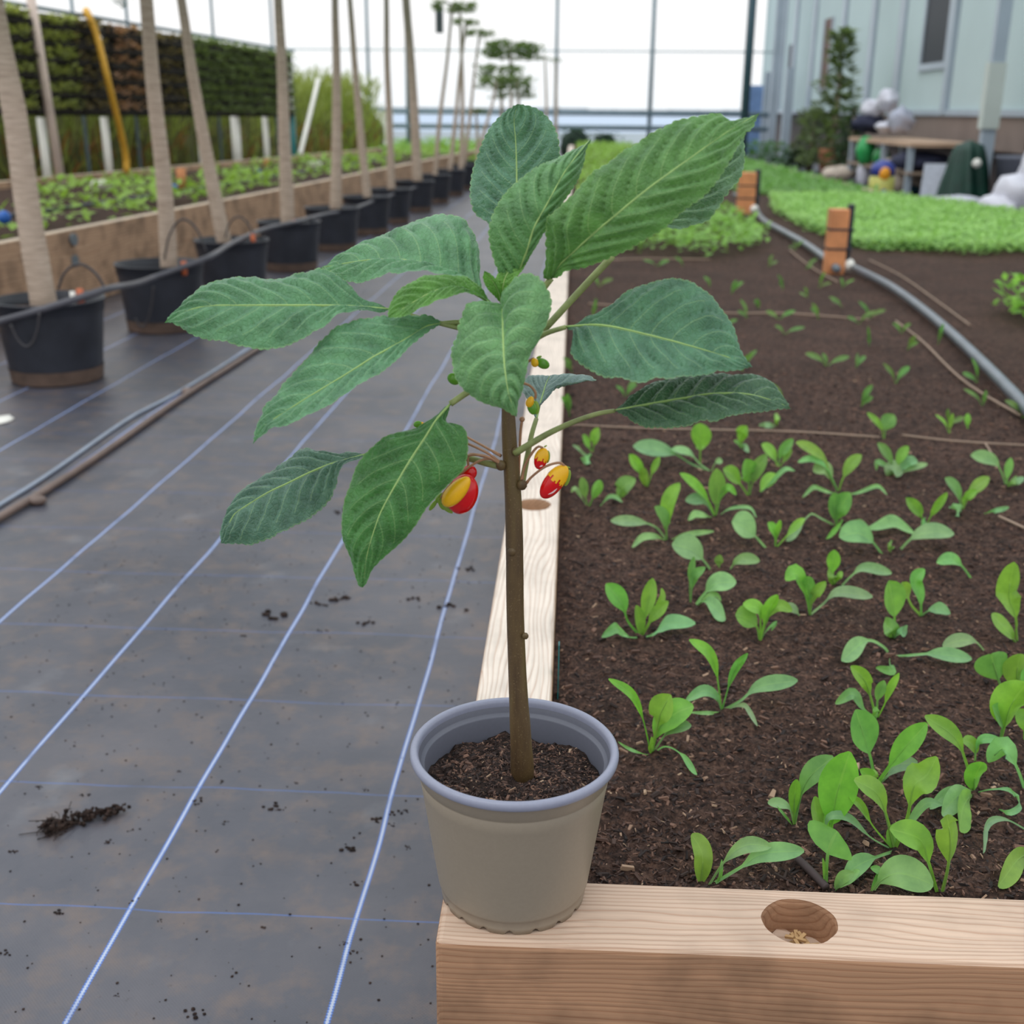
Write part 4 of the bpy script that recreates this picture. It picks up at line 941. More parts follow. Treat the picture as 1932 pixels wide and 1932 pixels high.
# free standing trees far down the bed
for i, (bx, cx, cy, R, Y, n, h, lb) in enumerate([(960, 962, 88, .42, 19, 11, .5, 'distant tree with a flat umbrella-shaped crown above the plant'), (940, 945, 130, .34, 18, 9, .9, 'distant tree with ragged drooping crown left of the umbrella-shaped one'), (982, 975, 152, .30, 17.5, 8, .9, 'distant low-crowned tree just above the tallest plant leaf'), (897, 898, 208, .16, 18.5, 6, .5, 'small distant tree left of the tallest plant leaf'), (1045, 1048, 112, .10, 21, 4, .6, 'slim distant tree with a tiny crown beside the fence post'), (1028, 1028, 108, .07, 23, 3, .5, 'faint distant sapling with a tiny crown left of the slim tree'), (868, 868, 16, .17, 15.5, 5, .4, 'distant tree whose small crown touches the top of the photo')]):
    g_ = ony(bx, 300, Y); g_.z = 0; p = ony(cx, cy, Y); t = empty('distant_tree', g_)
    b = MB(); b.tube(spl([g_, g_.lerp(p, .5)+Vector((.03, 0, 0)), p], 12), [.035-.018*q/11 for q in range(12)], 8); b.build('trunk', gt.m, t, True)
    crown(t, p, R, n, 40+i, h, (100, 128, 62)); tag(t, lb, 'tree')
# drip hose over the pots
P = []
for x, y, Y in ((-60,625,4.18),(0,606,4.16),(100,578,4.14),(200,546,4.22),(258,535,4.8),(300,520,5.22),(390,487,5.35),(440,458,6.1),(500,432,6.9),(560,418,7.45),(610,405,8.3),(660,396,8.9),(720,374,10.2),(780,355,11.9),(830,335,13.9),(888,315,16.9)): P.append(ony(x, y, Y))
rope('irrigation_hose', P, .013, mat('dark_hose', (84, 84, 92), .4, .15, 6), 'dark irrigation hose draped along the rims of the black pots', 'hose', n=120, nn=10)
for i, (x0, y0, x1, y1, h, Y) in enumerate([(110,545,200,548,48,4.3),(310,490,390,478,70,5.4),(425,448,480,450,40,6.45),(20,612,75,590,-52,4.12),(255,600,290,540,-40,5.2)]):
    a, c_ = ony(x0, y0, Y), ony(x1, y1, Y); m_ = ony((x0+x1)/2, (y0+y1)/2-h, Y)
    hz_ = (m_-(a+c_)/2).z; rope('drip_tube', [a.lerp(c_, q_/8)+Vector((0, 0, hz_*sin(pi*q_/8)**.7)) for q_ in range(9)], .005, mat('dark_tube', (60, 58, 62), .4), ['thin drip tube looping over the nearest pot', 'thin drip tube arching over the second pot', 'thin drip tube arching over the third pot', 'black tube loop hanging at the front of the nearest pot', 'thin tube loop hanging at the left of the second pot'][i], 'tube', n=24)
for i, (x, y, Y) in enumerate([(151,551,4.28),(347,498,5.32),(477,446,6.4),(556,418,7.5)]):
    q = ony(x, y, Y); b = MB(); b.tube([q-Vector((0, 0, .05)), q+Vector((0, 0, .012))], .013, 10); tag(b.build('drip_emitter', M_ORP, None, True), 'small orange drip emitter in the %s black pot' % potn[i], 'emitter', 'orange drip emitters')
q = ony(137, 553, 4.27); b = MB(); b.tube([q-Vector((0, 0, .05)), q+Vector((0, 0, .006))], .011, 10); tag(b.build('hose_fitting', M_WHITE, None, True), 'small white cap beside the orange emitter in the nearest pot', 'cap')

# ================================================================== LEFT RAISED BED
def wallseg(name, A, B, h, th, m_, z0=0):
    d = Vector((B[0]-A[0], B[1]-A[1], 0)); L_ = d.length; b = MB(); b.box((0, -th/2, 0), (L_, th/2, h)); o = b.build(name, m_)
    o.location = (A[0], A[1], z0); o.rotation_euler = (0, 0, atan2(d.y, d.x)); bevel(o, .008); return o
A1, B1, C1_ = (-2.86, 3.4), (-2.33, 9.3), (-1.52, 19.5)
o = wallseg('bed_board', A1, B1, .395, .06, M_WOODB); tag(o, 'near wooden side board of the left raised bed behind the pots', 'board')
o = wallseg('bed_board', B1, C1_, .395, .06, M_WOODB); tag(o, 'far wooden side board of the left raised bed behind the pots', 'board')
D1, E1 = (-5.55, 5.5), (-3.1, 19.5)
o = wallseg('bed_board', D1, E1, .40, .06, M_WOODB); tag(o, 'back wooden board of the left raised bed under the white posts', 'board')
b = MB(); b.add([(-2.9, 3.4, .34), (-2.36, 9.3, .34), (-1.56, 19.4, .34), (-3.1, 19.4, .34), (-5.55, 5.5, .34), (-5.9, 3.4, .34)], [(0, 1, 2, 3, 4, 5)]); o = b.build('bed_soil', M_SOIL); tag(o, 'soil filling the left raised bed', 'soil', kind='stuff')
for z_, (x, y) in ((0, (137, 452)), (1, (139, 492))):
    q = ony(x, y, 6.0); 
    tt = ((A1[1]-6)/(A1[1]-B1[1])); xx = A1[0]+(B1[0]-A1[0])*tt; r_ = ray(x, y); 
    # point on the board face
    best = min((ony(x, y, Y) for Y in [5+.02*k for k in range(150)]), key=lambda v: abs(v.x-(A1[0]+(B1[0]-A1[0])*(v.y-A1[1])/(B1[1]-A1[1])+.032)))
    b = MB(); b.tube([best, best+Vector((.012, -.002, 0))], .032, 16); tag(b.build('bolt_plate', mat('grey_washer', (116, 124, 130), .5)), ['upper', 'lower'][z_]+' round grey bolt plate on the left bed board', 'bolt plate')
rd = random.Random(13)
PL = [(-2.95, 4.2), (-2.42, 9.3), (-1.7, 18.5), (-2.6, 18.5), (-4.1, 8.5), (-4.6, 5)]
rows = []
for q in carpet(PL, 3400, .13, rd):
    if noise.noise((q[0]*1.6, q[1]*1.1, 8)) > -.05: rows.append((q[0], q[1], q[2]+.02))
o = scatter('leafy_greens', rows, .075, (150, 190, 78), up=.9, seed=3); tag(o, 'bright green low crops growing in the left raised bed', 'greens', kind='stuff')
for i, (x, y, h, Y) in enumerate([(343,345,.2,10.2),(503,320,.2,14.2)]):
    q = ony(x, y, Y); b = MB(); b.tube([(q.x, q.y, .33), (q.x, q.y, q.z+.12)], .04, 12); tag(b.build('garden_stake', M_ORANGE, None, True), ['orange stake standing in the left bed between two trunks', 'orange-brown stake in the left bed beside the fourth trunk'][i], 'stake', 'orange stakes in the left bed')
for i, (x, y, Y) in enumerate([(8,410,6.0),(328,355,9.6),(487,332,12.4)]):
    q = ony(x, y, Y); q.z = max(q.z, .37); b = MB(); b.sphere(q, .035, 12); tag(b.build('blue_valve', M_BLUE, None, True), ['blue valve in the left bed at the photo edge', 'blue valve at the foot of the orange stake in the left bed', 'blue valve far along the left bed'][i], 'valve', 'blue valves')
rope('drip_line', [(-3.55, 4.6, .40), (-3.05, 8, .40), (-2.75, 11, .40), (-2.3, 16, .40)], .014, M_BLACK, 'black drip line running along the left raised bed', 'hose')
for i, (x, y, Y) in enumerate([(190,342,9.6),(595,322,13.5)]):
    q = ony(x, y, Y); q.z = .40; b = MB(); b.sphere(q, (.09, .06, .04), 12, rag=.3); tag(b.build('plastic_tray', M_WHITE, None, True), ['white crumpled plastic on the left bed edge', 'white crumpled plastic far along the left bed'][i], 'plastic')
# planting wall on posts
GA, GB = Vector((-5.02, 8.6, 0)), Vector((-3.84, 16.75, 0)); gd = (GB-GA); GL = gd.length; gd.normalize(); gn = Vector((gd.y, -gd.x, 0))
def gat(px):   # place along the wall seen at a pixel column
    lo, hi = -3., GL+3
    for _ in range(40):
        m_ = (lo+hi)/2; q = GA+gd*m_+Vector((0, 0, 1.0)); d = q-CAM; x = 966+FPX*d.dot(RT)/d.dot(FW)
        if x < px: lo = m_
        else: hi = m_
    return lo
cols_ = [(-60, 55, 'g'), (55, 75, 'b'), (75, 142, 'g'), (142, 200, 'm'), (208, 262, 'r'), (262, 300, 'm'), (300, 345, 'm'), (345, 395, 'g2'), (395, 448, 'g2'), (448, 495, 'g2'), (495, 546, 'g2')]
rd = random.Random(17)
for i, (xa, xb, kd) in enumerate(cols_):
    a, c_ = gat(xa), gat(xb); f0 = a/GL; zt = 1.80-.13*f0; zb_ = .93-.05*f0
    o0 = GA+gd*a; t = empty('planting_panel', (o0.x, o0.y, zb_)); mt = Matrix.Translation(o0) @ Matrix.Rotation(atan2(gd.y, gd.x), 4, 'Z')
    b = MB(); b.box((0, -.02, zb_), (c_-a, .02, zt), 0, mt); b.build('felt_backing', M_NET, t)
    pts = []; nrow = 6 if kd != 'g2' else 7
    for r_ in range(nrow):
        z0 = zb_+(zt-zb_)*(r_+.12)/nrow; z1 = z0+(zt-zb_)/nrow*.42
        b = MB(); b.box((.01, -.075, z0), (c_-a-.01, -.02, z1), 0, mt); b.build('planting_pocket', M_NET, t)
        dens = {'g': 120, 'g2': 120, 'm': 55, 'r': 70, 'b': 15}[kd]
        for k in range(int(dens*(c_-a)*1.3)):
            pts.append(mt @ Vector((rd.uniform(0, c_-a), -.05-rd.random()*.06, z1+rd.uniform(-.03, .055))))
    scatter('foliage', pts, .07, {'g': (176, 186, 104), 'g2': (136, 156, 96), 'm': (136, 120, 78), 'r': (190, 150, 122), 'b': (96, 82, 72)}[kd], up=.7, parent=t, seed=i)
    tag(t, ['dark planting wall panel with light green rows at the left photo edge', 'bare dark planting wall strip by the pinkish pole', 'planting wall panel with four bright green rows right of the pinkish pole', 'brown patchy planting wall panel behind the yellow hose', 'planting wall panel with dry pinkish rows right of the yellow hose', 'dark sparse planting wall panel left of the second trunk', 'dark sparse planting wall panel right of the second trunk', 'green planting wall panel around the third trunk', 'dense green planting wall panel right of the third trunk', 'dense green planting wall panel left of the fourth trunk', 'dense green planting wall panel at the right end of the wall'][i], 'planting panel', 'planting wall panels')
rail = wallseg('top_rail', tuple((GA-gd*1)[:2]), tuple((GB+gd*.05)[:2]), .03, .06, M_GALV, 1.72); rail.rotation_euler.rotate_axis('Y', radians(.75)); rail.location.z = 1.835; tag(rail, 'grey top rail along the upper edge of the planting wall', 'rail')
def vpost(name, px, off, z0, z1, w, m_, lb, cat='post', grp=None, lean=0, nn=4):
    q = GA+gd*gat(px)-gn*0+gn*off; b = MB(); b.tube([(q.x, q.y, z0), (q.x+lean, q.y, z1)], w/2, 12); o = b.build(name, m_, None, True); tag(o, lb, cat, grp); return o
for i, (x, w) in enumerate(((97, .075), (215, .075), (313, .10), (393, .075), (459, .11), (515, .075))):
    vpost('white_post', x, .03 if False else -.12, .0, .90, w, M_WHITE, ['white post under the planting wall beside the pinkish pole', 'white post under the planting wall right of the yellow hose', 'white post just right of the second trunk', 'white post right of the third trunk', 'wide white post left of the fourth trunk', 'short white post beside the fourth trunk'][i], grp='white posts under the planting wall')
vpost('pole', 72, .16, 0, 2.9, .08, M_PINKW, 'tall pinkish pole in front of the planting wall at left', 'pole', lean=-.16)
q0 = GA+gd*gat(195)+gn*.18; q1 = GA+gd*gat(166)+gn*.14
rope('yellow_hose', [(q0.x, q0.y, .38), (q0.x, q0.y, .6), (q1.x+.09, q1.y, 1.2), (q1.x+.02, q1.y, 1.62), (q1.x-.04, q1.y-.02, 1.82), (q1.x-.10, q1.y+.12, 1.80)], .033, M_YEL, 'yellow hose hanging over the front of the planting wall', 'hose', nn=10)
vpost('blue_post', 548, .0, 0, .95, .11, M_TEAL, 'blue-teal post at the right end of the planting wall')
vpost('white_post', 562, -.1, 0, 1.75, .085, M_WHITE, 'tall white post past the right end of the planting wall')
for i, (x, zt) in enumerate(((200, 2.3), (296, 3.2), (448, 3.4), (553, 3.6))):
    vpost('steel_upright', x, -.25, 0, zt, .035, M_GALV, ['thin grey upright behind the yellow hose', 'grey upright behind the second trunk', 'thin grey upright above the planting wall between third and fourth trunk', 'thin grey upright at the right end of the planting wall'][i], 'upright')
rope('support_pole', [ony(566, 292, 17.5), ony(596, 170, 18.4), ony(600, 150, 18.6)], .035, M_WHITE, 'slanted pale support pole past the planting wall', 'pole')
# grass bank behind
b = MB(); pts = []; rd = random.Random(5)
for k in range(60):
    f = k/59; q = GA-gd*2.5+gd*(GL+9)*f-gn*1.6
    b.sphere(q+Vector((0, 0, .35)), (.8, .9, .85+.15*sin(k)), 10, rag=.3)
hb = b.build('bank_core', M_HEDGE0, None, True)
for k in range(9000):
    f = rd.random(); q = GA-gd*2.5+gd*(GL+9)*f-gn*(.75+rd.random()*.7); pts.append((q.x, q.y, rd.random()**.8*1.35))
def blades(name, pts, L_, c1, parent=None, seed=2):
    rd = random.Random(seed); b = MB()
    for p in pts:
        p = Vector(p); a = rd.random()*6.283; l = L_*rd.uniform(.5, 1.2); s = Vector((cos(a), sin(a), 0))*.012; tip = p+Vector((rd.gauss(0, .12), rd.gauss(0, .12), l))
        b.add([p-s, p+s, p.lerp(tip, .6)+Vector((0, 0, l*.1))+s*.7, tip], [(0, 1, 2), (0, 2, 3)], 0, [(.2, 0), (.8, 0), (.8, .5), (.5, 1)])
    return b.build(name, M_FOL, parent, False, lin(c1))
hg = blades('grass_bank', pts, .35, (156, 170, 84)); tag(hg, 'bank of tall green and brown grass behind the planting wall', 'grass', kind='stuff')
hb.parent = hg
pts = [(q[0], q[1], rd.random()*.55) for q in pts[:3500]]
o = blades('dry_grass', pts, .3, (158, 106, 58), seed=8); tag(o, 'reddish brown dry grass low on the bank behind the posts', 'grass', kind='stuff')
b = MB(); pts = []
for k in range(9):
    q = ony(560+10*k, 250, 21+k*.2); b.sphere((q.x, q.y, .45), (.5, .5, .85-.06*k), 10, rag=.3)
    for j in range(260): pts.append((q.x+rd.gauss(0, .35), q.y-.3+rd.gauss(0, .3), rd.random()*(1.35-.09*k)))
o = blades('grass_clump', pts, .3, (158, 180, 70), seed=6); tag(o, 'yellow-green grass clump at the end of the planting wall', 'grass', kind='stuff'); cb = b.build('clump_core', mat('clump_core', (116, 132, 62), .9), o, True)

# ================================================================== FAR END: nursery beds, greenhouse frame
o = scatter('leafy_greens', [(rd.uniform(-9, -1.3), rd.uniform(17, 31), rd.uniform(0, .28)) for k in range(7000)], .16, (142, 190, 80), up=.9, seed=12); tag(o, 'low green plants across the far end of the path on the left', 'greens', kind='stuff')
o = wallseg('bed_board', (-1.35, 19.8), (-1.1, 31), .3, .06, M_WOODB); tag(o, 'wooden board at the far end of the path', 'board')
for i, (x, y, Y, w, h) in enumerate([(1085,292,25.5,.35,.42),(1140,292,26,.3,.36)]):
    q = ony(x, y, Y); q.z = .0; t = empty('dark_shrub', q); b = MB(); b.sphere(q+Vector((0, 0, h*.7)), (w, w, h*.75), 12, rag=.3); b.build('shrub_core', mat('shrub_core', (28, 48, 36), .9), t, True)
    scatter('foliage', [q+Vector((rd.gauss(0, w*.5), rd.gauss(0, w*.5), h*.5+rd.random()*h*1.0)) for k in range(300)], .1, (40, 78, 54), parent=t, seed=i); tag(t, ['dark green shrub behind the tip of the second leaf', 'smaller dark shrub right of the first dark shrub'][i], 'shrub')
q = ony(665, 290, 26); b = MB(); b.box((q.x-.75, 26, 0), (q.x+.75, 27, .95)); o = b.build('white_cabinet', M_WHITE); tag(o, 'white box-like tank at the far end beyond the left bed', 'tank')
FY = 29.0
def frame_bar(name, P, r, m_, lb): 
    b = MB(); b.tube(P, r, 8); o = b.build(name, m_, None, True); tag(o, lb, 'rail' if 'rail' in name else 'post')
frame_bar('fence_rail', [(-7.5, FY, .94), (4.6, FY, .94)], .055, M_GALV, 'upper grey rail of the far fence, level with the horizon')
frame_bar('fence_rail', [(-7.5, FY, .62), (4.6, FY, .62)], .06, M_GALV, 'lower grey rail of the far fence below the horizon')
for i, x in enumerate((697, 770, 1048, 1226)):
    q = ony(x, 210, FY); frame_bar('fence_post', [(q.x, FY, 0), (q.x, FY, 4.2)], .05 if i in (1, 3) else .04, M_GALV, ['thin tall frame post left in the far fence', 'tall pale frame post behind the eighth trunk', 'tall frame post above the second plant leaf', 'tall frame post left of the big leaf tip'][i])
q = ony(1409, 160, 22); frame_bar('frame_post', [(q.x, 22, 0), (q.x+.0, 22, 5)], .075, mat('dark_teal_post', (64, 92, 104), .4), 'dark teal frame post left of the corrugated building')
frame_bar('frame_rail', [(-7.5, FY, 2.3), (4.6, FY, 2.3)], .018, mat('pale_wire', (190, 205, 208), .5), 'thin pale wire across the sky')
q = ony(829, 35, 14); b = MB(); b.box((q.x-.04, 13.97, q.z-.15), (q.x+.04, 14.03, q.z+.13)); o = b.build('hanging_weight', mat('dark_grey_bar', (70, 82, 84), .5)); tag(o, 'small dark grey rectangular weight hanging in the sky', 'weight')
b = MB(); b.tube([(q.x, 14, q.z+.12), (q.x, 14, q.z+2.5)], .002, 4); b.build('wire', M_GALV, o)
q = ony(228, 2, 9); b = MB(); b.tube([(q.x, 9, q.z+.4), (q.x, 9, q.z)], .004, 4); t = b.build('hanging_plant', M_GALV); scatter('foliage', [q+Vector((rd.gauss(0, .03), rd.gauss(0, .03), rd.gauss(0, .03))) for k in range(60)], .04, (70, 104, 78), parent=t); tag(t, 'leafy tip hanging down at the top edge of the photo', 'plant')

# ================================================================== CORRUGATED BUILDING ON THE RIGHT
WX = 5.4
def corr(y0, y1, z0, z1, name='wall_right'):
    b = MB(); n = int((y1-y0)/.025); vs = []
    for i in range(n+1):
        y = y0+(y1-y0)*i/n; x = WX+.020*cos(2*pi*i/4)
        vs += [(x, y, z0), (x, y, z1)]
    b.add(vs, [(2*i, 2*i+2, 2*i+3, 2*i+1) for i in range(n)])
    vs = [(WX+.05, y0, z0), (WX+.05, y1, z0), (WX+.05, y1, z1), (WX+.05, y0, z1)]; b.add(vs, [(0, 1, 2, 3)])
    return struct(b.build(name, M_CORR))
W1a, W1b = onx(1786, 118, WX).y, onx(1742, 118, WX).y
corr(6, W1a, 1.04, 5); corr(W1b, 26.8, 1.04, 5); corr(27.6, 31.2, 1.04, 5); corr(31.9, 36, 1.04, 5)
corr(W1a, W1b, 1.04, 1.72); corr(26.8, 27.6, 1.04, 1.5); corr(31.2, 31.9, 1.04, 1.6); corr(26.8, 27.6, 2.9, 5); corr(31.2, 31.9, 2.6, 5)
for i, (y0, y1, z0, z1, m_) in enumerate(((W1a, W1b, 1.72, 5, M_DARKG), (26.8, 27.6, 1.5, 2.9, mat('brown_door_panel', (104, 74, 62), .6)), (31.2, 31.9, 1.6, 2.6, M_DARKG))):
    b = MB(); b.box((WX-.025, y0, z0), (WX+.02, y1, z1)); w_ = b.build('window_%d' % (i+1), m_); struct(w_)
    b = MB(); f = .09
    b.box((WX-.05, y0-f, z0-.1), (WX+.05, y1+f, z0)); b.box((WX-.05, y0-f, z0), (WX+.05, y0, z1)); b.box((WX-.05, y1, z0), (WX+.05, y1+f, z1)); fr = b.build('window_frame', M_BATTEN, w_)
bt = [1932+30, 1796, 1712, 1652, 1600, 1562, 1528, 1500]
for i, x in enumerate((1700, 1645, 1590, 1535, 1500, 1478)):
    y = onx(x, 120, WX).y; b = MB(); b.box((WX-.07, y-.16, 1.0), (WX, y+.16, 5)); struct(b.build('trim_%d' % (i+4), M_BATTEN))
y = onx(1796, 120, WX).y; b = MB(); b.box((WX-.08, y-.12, 1.0), (WX, y+.06, 5)); struct(b.build('trim_2', M_BATTEN))
b = MB(); b.box((WX-.06, 6, .97), (WX+.05, 36, 1.05)); struct(b.build('trim_3', M_BATTEN))
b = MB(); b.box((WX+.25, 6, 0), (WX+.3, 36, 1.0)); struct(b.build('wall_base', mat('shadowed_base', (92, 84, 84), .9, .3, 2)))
b = MB(); b.box((WX, 5.9, 0), (WX+3, 6.0, 5)); struct(b.build('wall_near', M_CORR))
b = MB(); b.box((WX-.05, 36, 0), (WX+3, 36.1, 5)); struct(b.build('wall_far', M_CORR))
b = MB(); b.box((WX-.02, 14.9, .55), (WX+.22, 23, .97)); o = b.build('skirt_board', M_CONC); tag(o, 'grey-brown skirt board under the corrugated wall behind the table', 'board')
# near steel post with pale sleeve
py_ = 14.6; px_ = ony(1857, 300, py_).x
t = empty('steel_post', (px_, py_, 0)); b = MB(); b.box((px_-.075, py_-.05, 0), (px_+.075, py_+.05, 5)); b.build('column', M_BATTEN, t)
zb1 = ony(1858, 243, py_).z; zt1 = ony(1872, 118, py_).z; b = MB(); b.box((px_-.105, py_-.08, zb1), (px_+.09, py_+.07, zt1)); b.build('pale_sleeve', mat('pale_sleeve', (196, 204, 198), .5, .06, 2), t)
tag(t, 'tall grey steel post with a pale sleeve in front of the wall', 'post')
for i, (x, yb, Y) in enumerate(((1452, 285, 29), (1478, 300, 27), (1440, 282, 30))):
    q = ony(x, yb, Y); b = MB(); b.box((q.x-.09, Y-.09, 0), (q.x+.09, Y+.09, 1.9 if i == 1 else 5 if i == 0 else 1.9)); tag(b.build('steel_post', M_BATTEN), ['far grey post at the left corner of the building', 'short grey post left of the climbing plant', 'far short dark post beside the blue sheeting'][i], 'post')
q = ony(1430, 270, 31); b = MB(); b.box((q.x-.35, 31, 0), (q.x+.35, 31.1, 1.62)); tag(b.build('blue_sheeting', mat('blue_grey_sheet', (120, 150, 196), .4, .3, 2)), 'blue-grey sheeting behind the dark teal post', 'sheet')
# long work table
TX0, TX1 = 4.12, 4.95; ty0, ty1 = 15.2, 18.6; TZ = .66
t = empty('work_table', ((TX0+TX1)/2, (ty0+ty1)/2, 0)); b = MB(); b.box((TX0, ty0, TZ-.05), (TX1, ty1, TZ)); b.build('table_top', mat('plywood', (190, 158, 132), .6, .15, 3), t)
for (x, y) in ((TX0+.04, ty0+.1), (TX1-.05, ty0+.1), (TX0+.04, ty1-.1), (TX1-.05, ty1-.1), (TX0+.04, 16.6)):
    b = MB(); b.box((x-.035, y-.035, 0), (x+.035, y+.035, TZ-.05)); b.build('leg', M_BATTEN, t)
b = MB(); b.box((TX0, ty0, .28), (TX1, 18.5, .31)); b.build('shelf', mat('plywood_shelf', (150, 130, 112), .7, .2, 3), t)
tag(t, 'long wooden work table with steel legs along the corrugated wall', 'table')
def blob(name, x, y, Y, r, m_, lb, cat, z0=None, rag=.45):
    q = ony(x, y, Y)
    if z0 is not None: q.z = z0+r[2]*.9
    b = MB(); b.sphere(q, r, 20, rag=rag); tag(b.build(name, m_, None, True), lb, cat)
M_BAG = mat('white_plastic_bag', (208, 208, 220), .35, .15, 6); M_NAVY = mat('navy_cloth', (38, 42, 66), .8, .3, 6); M_CREAM = mat('cream_sack', (186, 172, 158), .7, .2, 5)
blob('plastic_bag', 1674, 190, 17.6, (.15, .2, .14), M_BAG, 'white plastic bag on top of the heap on the work table', 'bag')
blob('plastic_bag', 1648, 205, 17.9, (.16, .2, .13), M_BAG, 'white plastic bag left in the heap on the work table', 'bag')
blob('plastic_bag', 1700, 228, 17.0, (.16, .2, .18), mat('clear_bag', (168, 172, 190), .3, .2, 6), 'greyish clear bag right in the heap on the work table', 'bag')
blob('folded_cloth', 1640, 233, 17.9, (.26, .25, .12), M_NAVY, 'dark navy cloth heaped on the work table', 'cloth')
blob('folded_cloth', 1672, 240, 17.3, (.14, .2, .07), M_BAG, 'small white cloth in front of the navy cloth on the table', 'cloth')
blob('green_bucket', 1634, 282, 17.6, (.14, .14, .2), mat('bright_green', (44, 158, 84), .4), 'bright green bucket under the table beside its left leg', 'bucket', .31, .1)
blob('green_bucket', 1665, 276, 17.0, (.12, .14, .13), mat('mid_green', (30, 128, 60), .4), 'darker green bucket under the table right of the leg', 'bucket', .31, .1)
blob('storage_box', 1740, 272, 15.6, (.36, .3, .13), M_NAVY, 'dark navy bundle on the shelf under the table', 'bundle', .31, .3)
blob('white_jug', 1632, 320, 17.7, (.11, .11, .19), M_BAG, 'white jug on the floor beside the table leg', 'jug', 0, .1)
blob('grey_cloth', 1700, 288, 16.2, (.2, .1, .08), M_CREAM, 'grey cloth trailing from the table shelf', 'cloth', .31, .5)
blob('cream_sack', 1715, 325, 16.0, (.38, .3, .17), M_CREAM, 'cream sack under the table right of the yellow bottle', 'sack', 0, .4)
blob('cream_sack', 1585, 318, 18.7, (.24, .3, .13), M_CREAM, 'cream sack left of the table leg', 'sack', 0, .3)
blob('teal_tray', 1712, 358, 15.9, (.42, .2, .08), mat('dark_teal_tray', (30, 70, 84), .5), 'dark teal tray on the floor under the table', 'tray', 0, .1)
# yellow and blue bottle
q = onz(1664, 362, 0); q = ony(1664, 340, 14.9); q.z = 0.0; t = empty('spray_bottle', q)
hb_ = ony(1664, 302, 14.9).z; sc_ = hb_/1.0
b = MB(); b.lathe([(0, 0), (.14, 0), (.155, .03), (.15, hb_*.55), (.13, hb_*.62), (0, hb_*.62)], q, 24); b.build('body', mat('yellow_body', (206, 204, 110), .35), t, True)
b = MB(); b.lathe([(0, hb_*.62), (.145, hb_*.62), (.14, hb_*.85), (.07, hb_*.98), (.04, hb_), (0, hb_)], q, 24); b.build('top', mat('royal_blue', (52, 66, 150), .35), t, True)
b = MB(); b.sphere(q+Vector((-.005, -.12, hb_*.66)), (.07, .05, .09), 12); b.build('orange_patch', mat('amber', (238, 160, 30), .4), t, True)
b = MB(); b.sphere(q+Vector((0, -.135, hb_*.2)), (.05, .03, .05), 12); b.build('blue_patch', mat('blue_spot', (60, 80, 160), .4), t, True)
tag(t, 'yellow and blue plastic container on the floor before the table', 'container')
# leaning pale board
q = ony(1768, 345, 14.6); b = MB(); w_ = .17; zt = ony(1775, 310, 14.6).z
b.add([(q.x-w_-.04, 14.5, 0), (q.x+w_-.06, 14.5, 0), (q.x+w_+.05, 14.75, zt), (q.x-w_+.05, 14.75, zt), (q.x-w_-.04, 14.53, 0), (q.x+w_-.06, 14.53, 0), (q.x+w_+.05, 14.78, zt), (q.x-w_+.05, 14.78, zt)], [(0,1,2,3),(7,6,5,4),(0,4,5,1),(1,5,6,2),(2,6,7,3),(3,7,4,0)]); tag(b.build('leaning_board', mat('pale_panel', (178, 182, 194), .5)), 'pale grey board leaning left of the dark green tarp', 'board')
# tarp
b = MB(); q = ony(1824, 320, 14.3); zt = ony(1824, 264, 14.3).z; n = 40; pr = []
for i in range(13):
    t_ = i/12; pr.append((.13*(1-t_)**.5+.06*(1-t_)+.09*(t_ < .97), zt*t_))
b.lathe(pr+[(0, zt+.01)], (q.x, 14.3, 0), n, 0, lambda r, z, a: (r*(1+.16*sin(a*7+z*3)+.08*sin(a*3+1)), z)); tag(b.build('green_tarp', M_TARP, None, True), 'dark green folded tarp standing between the pale board and the steel post', 'tarp')
q = ony(1862, 372, 13.2); b = MB(); b.lathe([(0, .02), (.5, .02), (.56, .09), (.6, .1), (.58, .0), (0, 0)], (q.x-.25, 13.2, 0), 32); tag(b.build('black_tray', M_BLACK, None, True), 'wide black tray at the foot of the steel post', 'tray')
b = MB(); b.sphere((q.x-.32, 13.15, .12), (.26, .2, .05), 16, rag=.3); tag(b.build('plastic_sheet', M_BAG, None, True), 'white plastic sheet lying on the black tray', 'sheet')
b = MB()
for (dx, dz, r_) in ((0, .22, .3), (.3, .42, .35), (-.22, .10, .2), (.55, .5, .4)): b.sphere((ony(1925, 360, 11.5).x+dx*.8, 11.5, dz+.06), (r_*.8, .3, r_*.7), 16, rag=.35)
tag(b.build('white_sack', mat('white_fabric', (214, 214, 224), .6, .1, 5), None, True), 'white crumpled sheet heaped at the right photo edge', 'sheet')
q = ony(1908, 300, 14.2); b = MB(); b.lathe([(0, 0), (.2, 0), (.25, .5), (.27, .52), (.27, .55), (.24, .55), (.2, .1), (0, .1)], (q.x+.1, 14.2, 0), 28); tag(b.build('bin', mat('grey_bin', (104, 108, 122), .5), None, True), 'grey bin beside the steel post at right', 'bin')
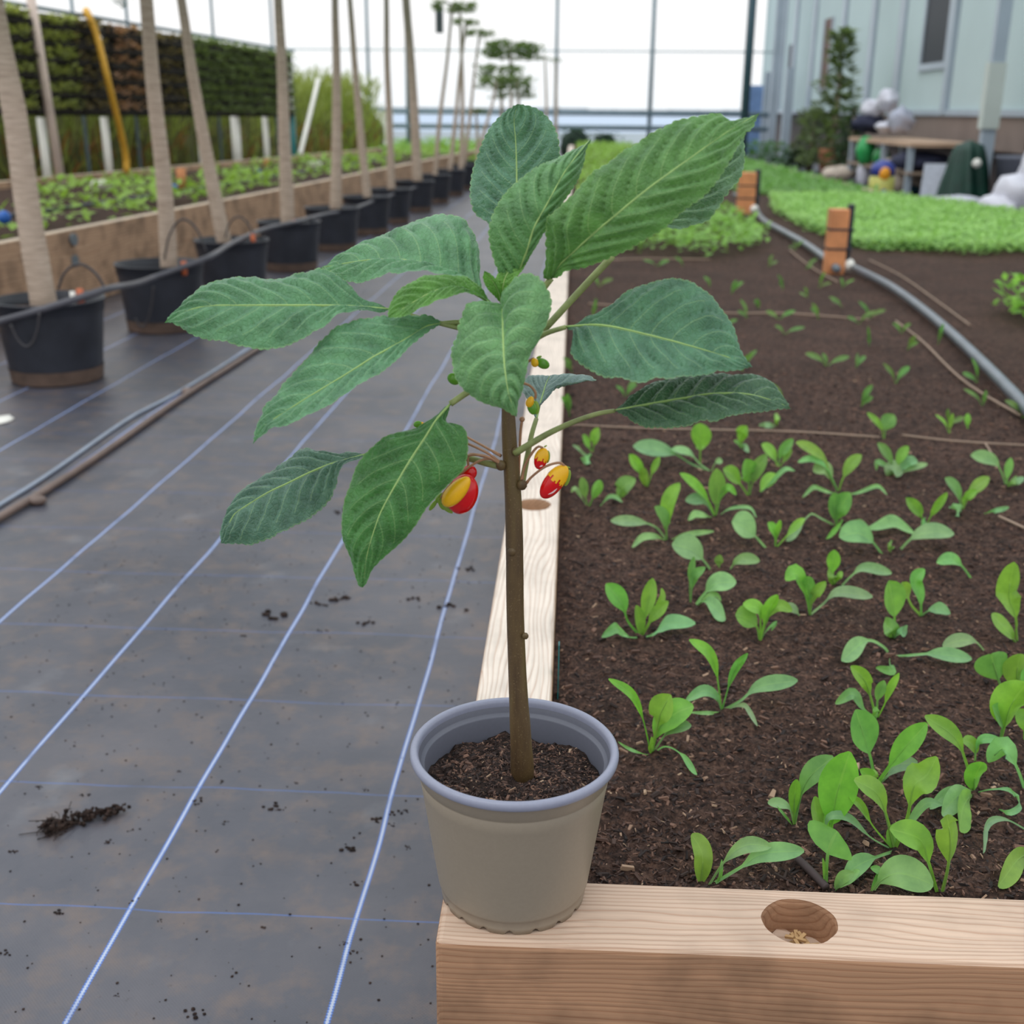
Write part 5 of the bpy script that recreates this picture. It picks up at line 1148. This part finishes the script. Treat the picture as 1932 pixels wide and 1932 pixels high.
for i, (x, y, Y, r, m_, lb, cat) in enumerate([(1900, 262, 16.5, (.10, .1, .25), mat('rust_red', (120, 60, 64), .6), 'dark red bundle hanging right of the steel post', 'bundle'), (1930, 240, 15.8, (.12, .2, .2), M_ORANGE, 'tan wooden crate at the right photo edge', 'crate'), (1843, 308, 14.04, (.05, .05, .05), M_WHITE, 'small white lump on the green tarp', 'scrap')]): blob(['bundle', 'crate', 'white_scrap'][i], x, y, Y, r, m_, lb, cat, rag=.1)
# climbing plant against the wall and shrubs
def bushy(name, x, y0, y1, Y, w, n, size, col, lb, cone=.6, trunk=True, seed=1, pot_=None):
    g_ = ony(x, y1, Y); g_.z = 0; zt = ony(x, y0, Y).z; t = empty(name, g_); rd = random.Random(seed); pts = []
    if trunk: b = MB(); b.tube([g_, g_+Vector((.03, 0, zt*.5)), (g_.x+.02, Y, zt)], [.06, .04, .02], 8); b.build('trunk', gt.m, t, True)
    for k in range(n):
        f = rd.random()**1.3; r = w*(1-cone*f); a = rd.random()*6.28; rr_ = r*math.sqrt(rd.random()); pts.append((g_.x+cos(a)*rr_, Y+sin(a)*rr_, (.12+(zt-.12)*f) if trunk else .02+(zt-.02)*f))
    scatter('foliage', pts, size, col, up=.8, parent=t, seed=seed)
    if pot_: b = MB(); b.lathe([(0, 0), (.16, 0), (.22, .42), (.0, .42)], g_, 20); b.build('pot', mat('terracotta', (176, 116, 88), .8), t, True)
    tag(t, lb, 'plant')
bushy('climbing_plant', 1565, 60, 320, 21, .62, 620, .20, (112, 132, 84), 'tall drooping green plant against the corrugated wall', .8, pot_=True)
bushy('leafy_shrub', 1528, 210, 300, 22, .38, 500, .14, (104, 118, 86), 'greyish green shrub left of the tall drooping plant', .4, seed=2)
bushy('leafy_shrub', 1600, 205, 320, 20, .30, 400, .13, (62, 88, 58), 'dark green shrub right of the tall drooping plant', .4, seed=3)
bushy('leafy_shrub', 1440, 270, 300, 25, .6, 350, .12, (74, 120, 62), 'low green shrub at the foot of the far posts', .2, False, seed=4)
bushy('leafy_shrub', 1500, 285, 310, 22, .35, 260, .12, (50, 82, 52), 'low dark shrub before the climbing plant', .2, False, seed=5)
